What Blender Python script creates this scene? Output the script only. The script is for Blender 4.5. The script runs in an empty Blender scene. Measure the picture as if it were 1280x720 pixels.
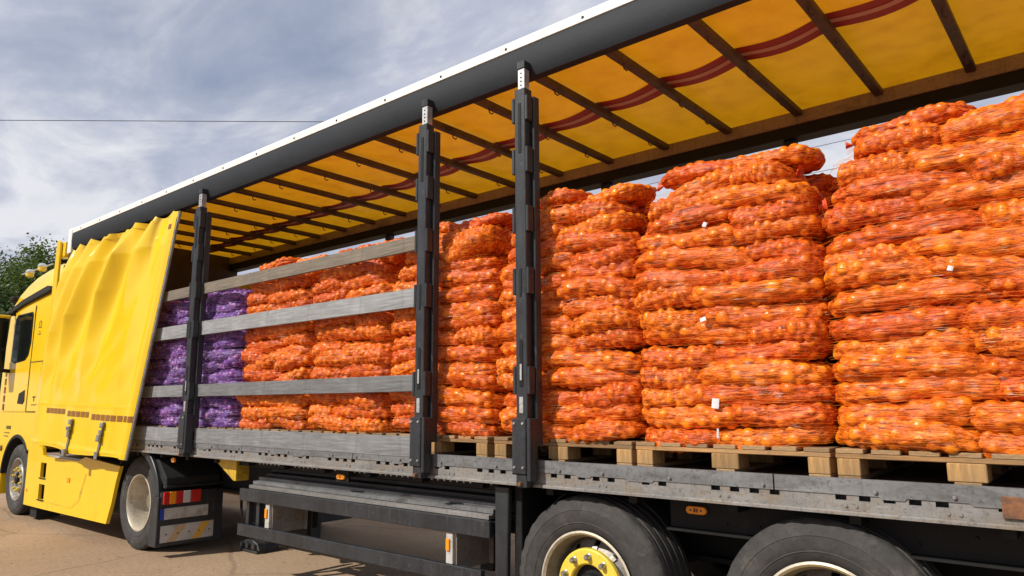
import bpy, bmesh, math, random
import numpy as np
from mathutils import Vector, Matrix

random.seed(7)
rng = np.random.default_rng(11)
scene = bpy.context.scene
COL = scene.collection
R = math.radians

# ------------------------------------------------------------------ camera
F_PX, YAW, PITCH, ROLL, CAM_D, CAM_H = 896.94, -0.70059, 0.16002, -0.00527, 3.5198, 1.5582
fw = Vector((math.sin(YAW)*math.cos(PITCH), math.cos(YAW)*math.cos(PITCH), math.sin(PITCH)))
rt0 = Vector((math.cos(YAW), -math.sin(YAW), 0))
up0 = rt0.cross(fw)
rt = rt0*math.cos(ROLL) + up0*math.sin(ROLL)
up = -rt0*math.sin(ROLL) + up0*math.cos(ROLL)
cam = bpy.data.cameras.new('camera')
cam_o = bpy.data.objects.new('camera', cam)
COL.objects.link(cam_o)
cam.sensor_fit = 'HORIZONTAL'
cam.sensor_width = 36.0
cam.lens = F_PX/1280*36
cam.clip_start = 0.05
cam.clip_end = 3000
M4 = Matrix((rt, up, -fw)).transposed().to_4x4()
M4.translation = Vector((0, -CAM_D, CAM_H))
cam_o.matrix_world = M4
scene.camera = cam_o

# ------------------------------------------------------------------ light
SUN = Vector((-0.30, -0.85, 0.735)).normalized()
SUN_EL = math.asin(SUN.z)
world = bpy.data.worlds.new('World')
scene.world = world
world.use_nodes = True
wn, wl = world.node_tree.nodes, world.node_tree.links
wn.clear()
out = wn.new('ShaderNodeOutputWorld')
bg = wn.new('ShaderNodeBackground')
bg.inputs['Strength'].default_value = 0.1
sky = wn.new('ShaderNodeTexSky')
sky.sky_type = 'NISHITA'
sky.sun_disc = False
sky.sun_elevation = SUN_EL
sky.sun_rotation = math.atan2(SUN.x, SUN.y)
sky.air_density = 1.0
sky.dust_density = 1.2
tc = wn.new('ShaderNodeTexCoord')
sep = wn.new('ShaderNodeSeparateXYZ')
wl.new(tc.outputs['Generated'], sep.inputs[0])
def wmath(op, a, b=None, c=None, clamp=False):
    n = wn.new('ShaderNodeMath'); n.operation = op; n.use_clamp = clamp
    for i, v in enumerate((a, b, c)):
        if v is None: continue
        if isinstance(v, (int, float)): n.inputs[i].default_value = v
        else: wl.new(v, n.inputs[i])
    return n.outputs[0]
zz = wmath('ADD', wmath('MAXIMUM', sep.outputs['Z'], 0.0), 0.16)
cx = wmath('DIVIDE', sep.outputs['X'], zz)
cy = wmath('DIVIDE', sep.outputs['Y'], zz)
comb = wn.new('ShaderNodeCombineXYZ')
wl.new(cx, comb.inputs[0]); wl.new(cy, comb.inputs[1])
def wnoise(scale, detail, rough, off, dist=0.0):
    mp = wn.new('ShaderNodeMapping'); mp.inputs['Location'].default_value = off
    mp.inputs['Rotation'].default_value = (0, 0, 0.5); mp.inputs['Scale'].default_value = (1.0, 1.6, 1)
    wl.new(comb.outputs[0], mp.inputs[0])
    n = wn.new('ShaderNodeTexNoise'); n.inputs['Scale'].default_value = scale
    n.inputs['Detail'].default_value = detail; n.inputs['Roughness'].default_value = rough
    n.inputs['Distortion'].default_value = dist
    wl.new(mp.outputs[0], n.inputs['Vector'])
    return n.outputs['Fac']
n1 = wnoise(0.75, 8, 0.58, (3.1, 1.7, 0), 0.25)
n2 = wnoise(1.9, 9, 0.60, (7.7, 4.2, 2), 0.4)
def wramp(fac, stops):
    r = wn.new('ShaderNodeValToRGB')
    while len(r.color_ramp.elements) < len(stops): r.color_ramp.elements.new(0.5)
    for e, (p, c) in zip(r.color_ramp.elements, stops): e.position = p; e.color = c
    wl.new(fac, r.inputs[0]); return r.outputs['Color']
cover = wramp(n1, [(0.30, (0.55,)*3+(1,)), (0.50, (1, 1, 1, 1))])
shade = wramp(n2, [(0.27, (3.8, 4.25, 5.7, 1)), (0.46, (5.3, 5.65, 6.8, 1)), (0.62, (8.0, 8.1, 8.6, 1))])
skys = wn.new('ShaderNodeMix'); skys.data_type = 'RGBA'; skys.blend_type = 'MULTIPLY'; skys.inputs[0].default_value = 1.0
wl.new(sky.outputs[0], skys.inputs[6]); skys.inputs[7].default_value = (1.0, 1.0, 1.0, 1)
mixc = wn.new('ShaderNodeMix'); mixc.data_type = 'RGBA'
wl.new(cover, mixc.inputs[0]); wl.new(skys.outputs[2], mixc.inputs[6]); wl.new(shade, mixc.inputs[7])
wl.new(mixc.outputs[2], bg.inputs['Color'])
wl.new(bg.outputs[0], out.inputs['Surface'])

sl = bpy.data.lights.new('sun', 'SUN')
sl.energy = 5.0
sl.angle = R(0.53)
sl.color = (1.0, 0.94, 0.85)
so = bpy.data.objects.new('sun', sl)
COL.objects.link(so)
so.rotation_euler = SUN.to_track_quat('Z', 'Y').to_euler()
so.location = SUN*40

scene.view_settings.view_transform = 'Standard'
scene.view_settings.look = 'None'
scene.view_settings.exposure = 0.0
scene.view_settings.gamma = 1.0
scene.view_settings.use_curve_mapping = False

# ------------------------------------------------------------------ materials
class NT:
    def __init__(self, name):
        self.m = bpy.data.materials.new(name); self.m.use_nodes = True
        self.n = self.m.node_tree.nodes; self.l = self.m.node_tree.links
        self.b = self.n['Principled BSDF']
        self.out = self.n['Material Output']
    def node(self, t, **kw):
        n = self.n.new(t)
        for k, v in kw.items(): setattr(n, k, v)
        return n
    def link(self, a, b): self.l.new(a, b)
    def coords(self, kind='Object', scale=(1, 1, 1), rot=(0, 0, 0)):
        t = self.node('ShaderNodeTexCoord'); m = self.node('ShaderNodeMapping')
        m.inputs['Scale'].default_value = scale; m.inputs['Rotation'].default_value = rot
        self.link(t.outputs[kind], m.inputs[0]); return m.outputs[0]
    def noise(self, vec, scale, detail=5, rough=0.6, dist=0.0):
        n = self.node('ShaderNodeTexNoise')
        n.inputs['Scale'].default_value = scale; n.inputs['Detail'].default_value = detail
        n.inputs['Roughness'].default_value = rough; n.inputs['Distortion'].default_value = dist
        self.link(vec, n.inputs['Vector']); return n.outputs['Fac']
    def ramp(self, fac, stops):
        r = self.node('ShaderNodeValToRGB')
        while len(r.color_ramp.elements) < len(stops): r.color_ramp.elements.new(0.5)
        for e, (p, c) in zip(r.color_ramp.elements, stops):
            e.position = p; e.color = c if len(c) == 4 else tuple(c)+(1,)
        self.link(fac, r.inputs[0]); return r.outputs['Color']
    def mix(self, fac, a, b, blend='MIX'):
        n = self.node('ShaderNodeMix'); n.data_type = 'RGBA'; n.blend_type = blend
        for i, v in ((0, fac), (6, a), (7, b)):
            if isinstance(v, (int, float)): n.inputs[i].default_value = v
            elif isinstance(v, tuple): n.inputs[i].default_value = v if len(v) == 4 else v+(1,)
            else: self.link(v, n.inputs[i])
        return n.outputs[2]
    def math(self, op, a, b=None, clamp=False):
        n = self.node('ShaderNodeMath'); n.operation = op; n.use_clamp = clamp
        for i, v in enumerate((a, b)):
            if v is None: continue
            if isinstance(v, (int, float)): n.inputs[i].default_value = v
            else: self.link(v, n.inputs[i])
        return n.outputs[0]
    def bump(self, h, strength=0.3, dist=0.01):
        b = self.node('ShaderNodeBump'); b.inputs['Strength'].default_value = strength; b.inputs['Distance'].default_value = dist
        self.link(h, b.inputs['Height']); self.link(b.outputs[0], self.b.inputs['Normal'])
    def col(self, c):
        if isinstance(c, tuple): self.b.inputs['Base Color'].default_value = c if len(c) == 4 else c+(1,)
        else: self.link(c, self.b.inputs['Base Color'])
    def set(self, **kw):
        for k, v in kw.items():
            s = self.b.inputs[k.replace('_', ' ')]
            if isinstance(v, (int, float)): s.default_value = v
            elif isinstance(v, tuple): s.default_value = v
            else: self.link(v, s)

MAT = {}
def worn(name, c1, c2, rough=0.6, metal=0.0, scale=6.0, stretch=(1, 1, 1), dirt=None, dirt_at=0.62, bump=0.15, bdist=0.004, spec=0.5, kind='Object', dirt_scale=2.3, grime=0.0, streak=None):
    """Two-tone worn surface: fine noise between c1 and c2, patches of dirt on top."""
    t = NT(name)
    v = t.coords(kind, stretch)
    f = t.noise(v, scale, 7, 0.65)
    c = t.ramp(f, [(0.30, c1), (0.70, c2)])
    if dirt:
        d = t.noise(v, scale*dirt_scale*0.2, 9, 0.72, 0.4)
        dm = t.ramp(d, [(dirt_at-0.09, (0, 0, 0)), (dirt_at+0.09, (1, 1, 1))])
        c = t.mix(dm, c, dirt)
    if grime:
        p = t.coords(kind, (1, 1, 1))
        sp = t.ramp(t.noise(p, 42, 8, 0.78, 0.3), [(0.52, (0, 0, 0)), (0.66, (1, 1, 1))])
        c = t.mix(t.math('MULTIPLY', sp, grime), c, tuple(q*0.28 for q in c1))
        sc = t.ramp(t.noise(t.coords(kind, (5, 9, 60), (0, 0.06, 0)), 1.0, 5, 0.7), [(0.63, (0, 0, 0)), (0.72, (1, 1, 1))])
        c = t.mix(t.math('MULTIPLY', sc, grime*0.6), c, tuple(min(0.7, q*1.9) for q in c2))
    if streak:
        stn = t.ramp(t.noise(t.coords(kind, (26, 26, 1.6)), 1.0, 6, 0.7, 0.2), [(0.54, (0, 0, 0)), (0.70, (1, 1, 1))])
        c = t.mix(t.math('MULTIPLY', stn, 0.55), c, streak)
    t.col(c)
    rr = t.math('ADD', t.math('MULTIPLY', f, 0.25), rough-0.12, True)
    t.set(Metallic=metal, Roughness=rr)
    t.b.inputs['Specular IOR Level'].default_value = spec
    if bump:
        t.bump(t.noise(v, scale*6, 6, 0.6), bump, bdist)
    MAT[name] = t.m
    return t.m

worn('black_paint', (0.012, 0.012, 0.014), (0.030, 0.030, 0.034), 0.50, 0, 9, dirt=(0.075, 0.066, 0.055), dirt_at=0.66, spec=0.5, grime=0.7)
worn('post_paint', (0.012, 0.014, 0.017), (0.028, 0.031, 0.036), 0.42, 0, 7, (1, 1, 0.5), dirt=(0.13, 0.125, 0.12), dirt_at=0.69, dirt_scale=14, spec=0.45, grime=0.8, streak=(0.055, 0.052, 0.048))
worn('rubber_black', (0.012, 0.012, 0.012), (0.024, 0.023, 0.023), 0.75, 0, 14, dirt=(0.05, 0.043, 0.036), dirt_at=0.66, spec=0.25)
worn('tyre_rubber', (0.030, 0.029, 0.029), (0.058, 0.055, 0.052), 0.80, 0, 10, dirt=(0.105, 0.092, 0.078), dirt_at=0.62, bump=0.25, spec=0.3, grime=0.4)
worn('cantrail_grey', (0.016, 0.019, 0.023), (0.026, 0.029, 0.034), 0.62, 0, 5, (0.3, 1, 1), dirt=(0.06, 0.06, 0.06), dirt_at=0.72, bump=0.05, spec=0.18, grime=0.35)
worn('white_edge', (0.72, 0.70, 0.66), (0.80, 0.79, 0.76), 0.45, 0, 7, (0.4, 1, 1), dirt=(0.42, 0.39, 0.34), dirt_at=0.70, bump=0.05, grime=0.25, streak=(0.45, 0.42, 0.36))
worn('rail_steel', (0.16, 0.155, 0.15), (0.27, 0.262, 0.25), 0.58, 0.25, 5, (0.5, 1, 1.6), dirt=(0.21, 0.165, 0.12), dirt_at=0.56, bump=0.2, dirt_scale=7, grime=0.75, streak=(0.13, 0.095, 0.065))
worn('rail_plate', (0.13, 0.135, 0.14), (0.22, 0.225, 0.23), 0.48, 0.35, 6, (0.4, 1, 1.4), dirt=(0.085, 0.08, 0.075), dirt_at=0.60, bump=0.15, dirt_scale=6, grime=0.7, streak=(0.10, 0.085, 0.07))
worn('galvanised', (0.42, 0.42, 0.41), (0.60, 0.60, 0.58), 0.42, 0.7, 14, dirt=(0.22, 0.20, 0.18), dirt_at=0.66, bump=0.08, grime=0.6)
worn('dull_alu', (0.20, 0.19, 0.18), (0.34, 0.325, 0.31), 0.48, 0.5, 9, (0.15, 1, 1), dirt=(0.16, 0.145, 0.125), dirt_at=0.58, bump=0.1, grime=0.7)
worn('rust', (0.13, 0.055, 0.025), (0.26, 0.11, 0.045), 0.85, 0, 30, dirt=(0.07, 0.04, 0.03), dirt_at=0.55, bump=0.4)
worn('under_dark', (0.008, 0.008, 0.008), (0.018, 0.017, 0.016), 0.7, 0, 6, dirt=(0.04, 0.034, 0.028), dirt_at=0.68)
worn('chassis_black', (0.008, 0.008, 0.008), (0.015, 0.015, 0.015), 0.6, 0, 6, dirt=(0.032, 0.027, 0.023), dirt_at=0.68, spec=0.2)
worn('bow_brown', (0.065, 0.042, 0.026), (0.13, 0.085, 0.052), 0.6, 0.2, 9, dirt=(0.03, 0.02, 0.014), dirt_at=0.6, grime=0.7)
worn('far_rail_warm_lit', (0.24, 0.17, 0.10), (0.34, 0.245, 0.15), 0.6, 0.2, 5, (0.4, 1, 1), dirt=(0.08, 0.055, 0.035), dirt_at=0.62, grime=0.6, streak=(0.10, 0.065, 0.035))  # orangey light reflected onto the rail is put into its brown
worn('truck_yellow', (0.76, 0.49, 0.005), (0.80, 0.52, 0.008), 0.30, 0, 3, dirt=(0.62, 0.46, 0.07), dirt_at=0.72, bump=0.0, spec=0.5, grime=0.10, streak=(0.62, 0.42, 0.02))
MAT['truck_yellow'].node_tree.nodes['Principled BSDF'].inputs['Coat Weight'].default_value = 0.35
worn('bracket_yellow', (0.55, 0.34, 0.012), (0.66, 0.41, 0.02), 0.5, 0, 8, dirt=(0.20, 0.14, 0.05), dirt_at=0.58)
worn('hub_yellow', (0.64, 0.47, 0.045), (0.72, 0.54, 0.06), 0.42, 0, 12, dirt=(0.40, 0.30, 0.08), dirt_at=0.68, grime=0.35)
worn('rim_cream', (0.42, 0.37, 0.28), (0.56, 0.50, 0.40), 0.40, 0.25, 8, dirt=(0.20, 0.15, 0.09), dirt_at=0.62, grime=0.5)
worn('rim_dirty', (0.15, 0.125, 0.085), (0.25, 0.21, 0.15), 0.55, 0.2, 10, dirt=(0.09, 0.065, 0.04), dirt_at=0.58, grime=0.6)
worn('rim_steel', (0.30, 0.28, 0.25), (0.46, 0.43, 0.39), 0.42, 0.55, 10, dirt=(0.14, 0.10, 0.06), dirt_at=0.58, grime=0.6)
worn('nut_steel', (0.34, 0.33, 0.31), (0.50, 0.48, 0.46), 0.3, 0.8, 20, bump=0)
worn('plywood_brown', (0.035, 0.021, 0.012), (0.065, 0.040, 0.023), 0.6, 0, 6, (1, 1, 0.3))
worn('deck_ply', (0.06, 0.042, 0.03), (0.12, 0.085, 0.06), 0.65, 0, 8)
worn('orange_lens', (0.75, 0.24, 0.008), (0.85, 0.30, 0.012), 0.2, 0, 30, bump=0.2)
worn('red_lens', (0.42, 0.012, 0.010), (0.55, 0.02, 0.016), 0.18, 0, 40, bump=0.2)
worn('clear_lens', (0.45, 0.45, 0.45), (0.6, 0.6, 0.6), 0.18, 0, 40, bump=0.2)
worn('plate_white', (0.42, 0.41, 0.38), (0.50, 0.49, 0.46), 0.45, 0, 12, dirt=(0.25, 0.22, 0.18), dirt_at=0.58, bump=0.05, grime=0.3)
worn('plate_blue', (0.01, 0.03, 0.28), (0.015, 0.045, 0.34), 0.4, 0, 12)
worn('board_amber', (0.62, 0.33, 0.03), (0.70, 0.39, 0.05), 0.4, 0, 14, dirt=(0.40, 0.27, 0.12), dirt_at=0.6)
worn('board_fade', (0.44, 0.30, 0.17), (0.52, 0.37, 0.22), 0.45, 0, 14)
worn('reflector_brown', (0.19, 0.075, 0.012), (0.27, 0.11, 0.02), 0.35, 0, 60, bump=0.2)
worn('strap_grey', (0.10, 0.10, 0.095), (0.19, 0.18, 0.17), 0.7, 0, 30)
worn('wire_dark', (0.03, 0.03, 0.03), (0.05, 0.05, 0.05), 0.6)
worn('decal_dark', (0.10, 0.085, 0.03), (0.13, 0.11, 0.04), 0.5)
worn('bark', (0.06, 0.045, 0.03), (0.12, 0.09, 0.065), 0.9, 0, 8, (1, 1, 0.3), bump=0.5, bdist=0.02)
worn('paper_white', (0.50, 0.48, 0.50), (0.62, 0.60, 0.62), 0.6, 0, 60)
worn('glint_white', (0.70, 0.62, 0.52), (0.80, 0.74, 0.66), 0.35, 0, 60, bump=0)
worn('band_red', (0.30, 0.028, 0.018), (0.38, 0.04, 0.025), 0.6, 0, 9)
worn('band_pale', (0.55, 0.34, 0.26), (0.62, 0.40, 0.32), 0.6, 0, 12)
worn('silver_plastic', (0.55, 0.55, 0.55), (0.7, 0.7, 0.7), 0.25, 0.6, 9, bump=0)
worn('carton_brown', (0.26, 0.17, 0.09), (0.34, 0.22, 0.12), 0.75, 0, 6)

def glass_dark():
    t = NT('window_glass')
    t.col((0.006, 0.008, 0.007)); t.set(Roughness=0.06, Metallic=0.0)
    t.b.inputs['Specular IOR Level'].default_value = 0.16
    MAT['window_glass'] = t.m
glass_dark()

def wood(name, light, dark, grain_axis, scale=1.0, rough=0.75, stains=None):
    t = NT(name)
    st = [22, 22, 22]; st[grain_axis] = 1.3
    v = t.coords('Object', tuple(s*scale for s in st))
    f = t.noise(v, 3.0, 9, 0.7, 0.5)
    f_b = t.noise(t.coords('Object', tuple(q*scale*(3.1 if q > 2 else 0.9) for q in st)), 1.6, 6, 0.75, 0.2)
    f = t.math('ADD', t.math('MULTIPLY', f, 0.6), t.math('MULTIPLY', f_b, 0.4))
    c = t.ramp(f, [(0.36, dark), (0.60, light)])
    v2 = t.coords('Object', (1, 1, 1))
    blot = t.ramp(t.noise(v2, 3.5, 7, 0.7), [(0.40, (0, 0, 0)), (0.68, (1, 1, 1))])
    if stains:
        c = t.mix(t.math('MULTIPLY', blot, 0.8), c, stains)
        sm = t.ramp(t.noise(t.coords('Object', (6, 1, 0.8)), 1.0, 6, 0.7), [(0.56, (0, 0, 0)), (0.70, (1, 1, 1))])
        c = t.mix(t.math('MULTIPLY', sm, 0.6), c, tuple(q*0.4 for q in stains))
    oi = t.node('ShaderNodeObjectInfo')
    hs = t.node('ShaderNodeHueSaturation')
    t.link(c, hs.inputs['Color'])
    t.link(t.math('ADD', t.math('MULTIPLY', oi.outputs['Random'], 0.60), 0.65), hs.inputs['Value'])
    t.col(hs.outputs[0]); t.set(Roughness=rough)
    t.bump(f, 0.35, 0.004)
    MAT[name] = t.m
wood('plank_grey', (0.31, 0.315, 0.32), (0.09, 0.092, 0.096), 0, 1.0, 0.55, stains=(0.16, 0.16, 0.16))
wood('plank_tan', (0.21, 0.17, 0.125), (0.058, 0.046, 0.034), 0, 1.0, 0.75, stains=(0.11, 0.095, 0.075))
wood('pallet_wood_x', (0.50, 0.27, 0.095), (0.15, 0.075, 0.028), 0, 1.2, 0.8, stains=(0.24, 0.15, 0.075))
wood('pallet_wood_y', (0.36, 0.22, 0.10), (0.14, 0.08, 0.036), 1, 1.2, 0.8, stains=(0.28, 0.20, 0.12))
wood('pallet_block', (0.55, 0.31, 0.10), (0.20, 0.105, 0.038), 2, 1.6, 0.85, stains=(0.26, 0.165, 0.08))

def sack_mat(name, gold, red, dark, glint):
    """Net sack: bulbs show through where the net is stretched ('bulb'), the net's own colour between; dark streaks paint the shade under the net, pale ones its glints."""
    t = NT(name)
    at = t.node('ShaderNodeAttribute'); at.attribute_name = 'bulb'
    oi = t.node('ShaderNodeObjectInfo')
    tcn = t.node('ShaderNodeTexCoord')
    off = t.node('ShaderNodeVectorMath'); off.operation = 'MULTIPLY_ADD'
    cmb = t.node('ShaderNodeCombineXYZ')
    for q in range(3): t.link(oi.outputs['Random'], cmb.inputs[q])
    t.link(cmb.outputs[0], off.inputs[0]); off.inputs[1].default_value = (7.3, 3.1, 5.7); t.link(tcn.outputs['Object'], off.inputs[2])
    def mapped(sc, rot):
        m = t.node('ShaderNodeMapping'); m.inputs['Scale'].default_value = sc; m.inputs['Rotation'].default_value = rot
        t.link(off.outputs[0], m.inputs[0]); return m.outputs[0]
    h1 = t.noise(mapped((9, 40, 95), (0.25, 0.10, 0.1)), 1.0, 4, 0.7, 0.9)      # long threads, about 1 cm apart
    h2 = t.noise(mapped((70, 40, 120), (0.2, 0.65, 0.3)), 1.0, 3, 0.65, 0.4)    # crossing threads
    h3 = t.noise(mapped((30, 60, 230), (0.1, -0.25, 0.1)), 1.0, 3, 0.6, 0.5)    # finest threads
    blot = t.noise(mapped((1, 1, 1), (0, 0, 0)), 13, 4, 0.6)
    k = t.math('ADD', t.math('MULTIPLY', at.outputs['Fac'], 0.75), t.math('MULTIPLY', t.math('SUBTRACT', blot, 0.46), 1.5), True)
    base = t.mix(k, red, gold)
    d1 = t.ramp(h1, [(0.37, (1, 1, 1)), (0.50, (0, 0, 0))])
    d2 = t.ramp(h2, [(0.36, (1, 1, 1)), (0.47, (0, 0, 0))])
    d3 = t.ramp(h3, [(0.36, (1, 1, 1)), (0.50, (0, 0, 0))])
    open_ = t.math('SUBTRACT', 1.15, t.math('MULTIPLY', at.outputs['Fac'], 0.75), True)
    net_shade = t.math('MULTIPLY', t.math('MAXIMUM', t.math('MAXIMUM', t.math('MULTIPLY', d1, 0.95), t.math('MULTIPLY', d2, 0.6)), t.math('MULTIPLY', d3, 0.75)), open_)
    base = t.mix(net_shade, base, dark)  # shade under the net, painted in as dark streaks
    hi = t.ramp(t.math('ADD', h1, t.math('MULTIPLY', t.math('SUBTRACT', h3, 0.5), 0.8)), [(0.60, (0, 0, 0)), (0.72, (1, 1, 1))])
    base = t.mix(t.math('MULTIPLY', hi, 0.55), base, glint)  # painted glints along the net threads
    hs = t.node('ShaderNodeHueSaturation'); t.link(base, hs.inputs['Color'])
    t.link(t.math('ADD', t.math('MULTIPLY', oi.outputs['Random'], 0.014), 0.4955), hs.inputs['Hue'])
    t.link(t.math('ADD', t.math('MULTIPLY', oi.outputs['Random'], 0.25), 0.86), hs.inputs['Value'])
    t.col(hs.outputs[0])
    t.set(Roughness=t.math('SUBTRACT', 0.55, t.math('MULTIPLY', at.outputs['Fac'], 0.36)))
    t.b.inputs['Specular IOR Level'].default_value = 0.42
    t.bump(t.math('ADD', h1, t.math('ADD', t.math('MULTIPLY', h2, 0.7), t.math('MULTIPLY', h3, 0.5))), 0.35, 0.006)
    MAT[name] = t.m
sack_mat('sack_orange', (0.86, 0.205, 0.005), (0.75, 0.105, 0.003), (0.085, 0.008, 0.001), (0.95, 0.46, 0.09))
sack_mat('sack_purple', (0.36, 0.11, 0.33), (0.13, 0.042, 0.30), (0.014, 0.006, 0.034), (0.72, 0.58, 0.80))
worn('tuft_orange', (0.60, 0.055, 0.010), (0.78, 0.11, 0.02), 0.5, 0, 60, bump=0.3)
worn('tuft_purple', (0.14, 0.05, 0.34), (0.28, 0.10, 0.48), 0.5, 0, 60, bump=0.3)

def tarp(name, col, transl, mixf, rough=0.28, dirt=(0.5, 0.35, 0.05), wr=0.0, spec=0.5):
    t = NT(name)
    t.b.inputs['Specular IOR Level'].default_value = spec
    v = t.coords('Object', (1, 1, 1))
    f = t.noise(v, 2.2, 8, 0.7, 0.3)
    d = t.ramp(f, [(0.50, (0, 0, 0)), (0.80, (1, 1, 1))])
    t.col(t.mix(t.math('MULTIPLY', d, 0.55), col, dirt))
    t.set(Roughness=rough)
    if wr: t.bump(t.noise(t.coords('Object', (1, 1, 0.35)), 7, 4, 0.5, 0.6), wr, 0.02)
    tr = t.node('ShaderNodeBsdfTranslucent')
    f2 = t.noise(v, 5, 8, 0.7)
    d2 = t.ramp(f2, [(0.30, (0.70, 0.63, 0.54)), (0.55, (0.94, 0.92, 0.90)), (0.7, (1, 1, 1))])
    t.link(t.mix(1.0, transl, d2, 'MULTIPLY'), tr.inputs['Color'])
    ms = t.node('ShaderNodeMixShader'); ms.inputs[0].default_value = mixf
    t.link(t.b.outputs[0], ms.inputs[1]); t.link(tr.outputs[0], ms.inputs[2])
    t.link(ms.outputs[0], t.out.inputs['Surface'])
    MAT[name] = t.m
tarp('curtain_yellow', (0.80, 0.53, 0.005), (0.85, 0.52, 0.01), 0.06, 0.22, dirt=(0.66, 0.46, 0.02), wr=0.16, spec=0.9)
tarp('roof_tarp', (0.60, 0.32, 0.015), (0.86, 0.365, 0.008), 0.30, 0.5, dirt=(0.5, 0.25, 0.02))
tarp('roof_tarp_pale', (0.60, 0.38, 0.02), (0.80, 0.385, 0.007), 0.28, 0.5, dirt=(0.5, 0.3, 0.02))

def leaf_mat(name, c1, c2):
    t = NT(name)
    f = t.noise(t.coords('Object', (1, 1, 1)), 1.1, 3, 0.6)
    t.col(t.ramp(f, [(0.35, c1), (0.65, c2)])); t.set(Roughness=0.55)
    tr = t.node('ShaderNodeBsdfTranslucent'); tr.inputs['Color'].default_value = (c2[0]*1.6, c2[1]*1.6, c2[2], 1)
    ms = t.node('ShaderNodeMixShader'); ms.inputs[0].default_value = 0.3
    t.link(t.b.outputs[0], ms.inputs[1]); t.link(tr.outputs[0], ms.inputs[2]); t.link(ms.outputs[0], t.out.inputs['Surface'])
    MAT[name] = t.m
leaf_mat('leaf_dark', (0.035, 0.062, 0.014), (0.075, 0.115, 0.025))
leaf_mat('leaf_mid', (0.050, 0.080, 0.016), (0.105, 0.150, 0.035))

def ground_mat():
    t = NT('ground_dust')
    v = t.coords('Object', (1, 1, 1))
    a = t.noise(v, 0.35, 8, 0.6, 0.4); b = t.noise(v, 24, 8, 0.7); cgr = t.noise(v, 140, 4, 0.6)
    c = t.ramp(a, [(0.32, (0.33, 0.225, 0.14)), (0.55, (0.42, 0.295, 0.19)), (0.72, (0.48, 0.35, 0.235))])
    c = t.mix(0.55, c, t.ramp(b, [(0.30, (0.45, 0.43, 0.41)), (0.62, (1, 1, 1))]), 'MULTIPLY')
    c = t.mix(0.5, c, t.ramp(cgr, [(0.35, (0.5, 0.48, 0.46)), (0.60, (1.12, 1.1, 1.08))]), 'MULTIPLY')
    vo = t.node('ShaderNodeTexVoronoi'); vo.feature = 'DISTANCE_TO_EDGE'; vo.inputs['Scale'].default_value = 0.42
    mv = t.node('ShaderNodeMix'); mv.data_type = 'VECTOR'; mv.inputs[0].default_value = 0.12
    nn = t.node('ShaderNodeTexNoise'); nn.inputs['Scale'].default_value = 2.0; nn.inputs['Detail'].default_value = 6
    t.link(v, nn.inputs['Vector']); t.link(v, mv.inputs[4]); t.link(nn.outputs['Color'], mv.inputs[5])
    t.link(mv.outputs[1], vo.inputs['Vector'])
    crack = t.ramp(vo.outputs['Distance'], [(0.004, (1, 1, 1)), (0.013, (0, 0, 0))])
    c = t.mix(t.math('MULTIPLY', crack, 0.35), c, (0.14, 0.105, 0.075))
    t.col(c); t.set(Roughness=0.92); t.b.inputs['Specular IOR Level'].default_value = 0.2
    t.bump(t.math('ADD', b, t.math('SUBTRACT', t.math('MULTIPLY', cgr, 0.6), t.math('MULTIPLY', crack, 0.4))), 0.6, 0.012)
    MAT['ground_dust'] = t.m
ground_mat()

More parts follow.
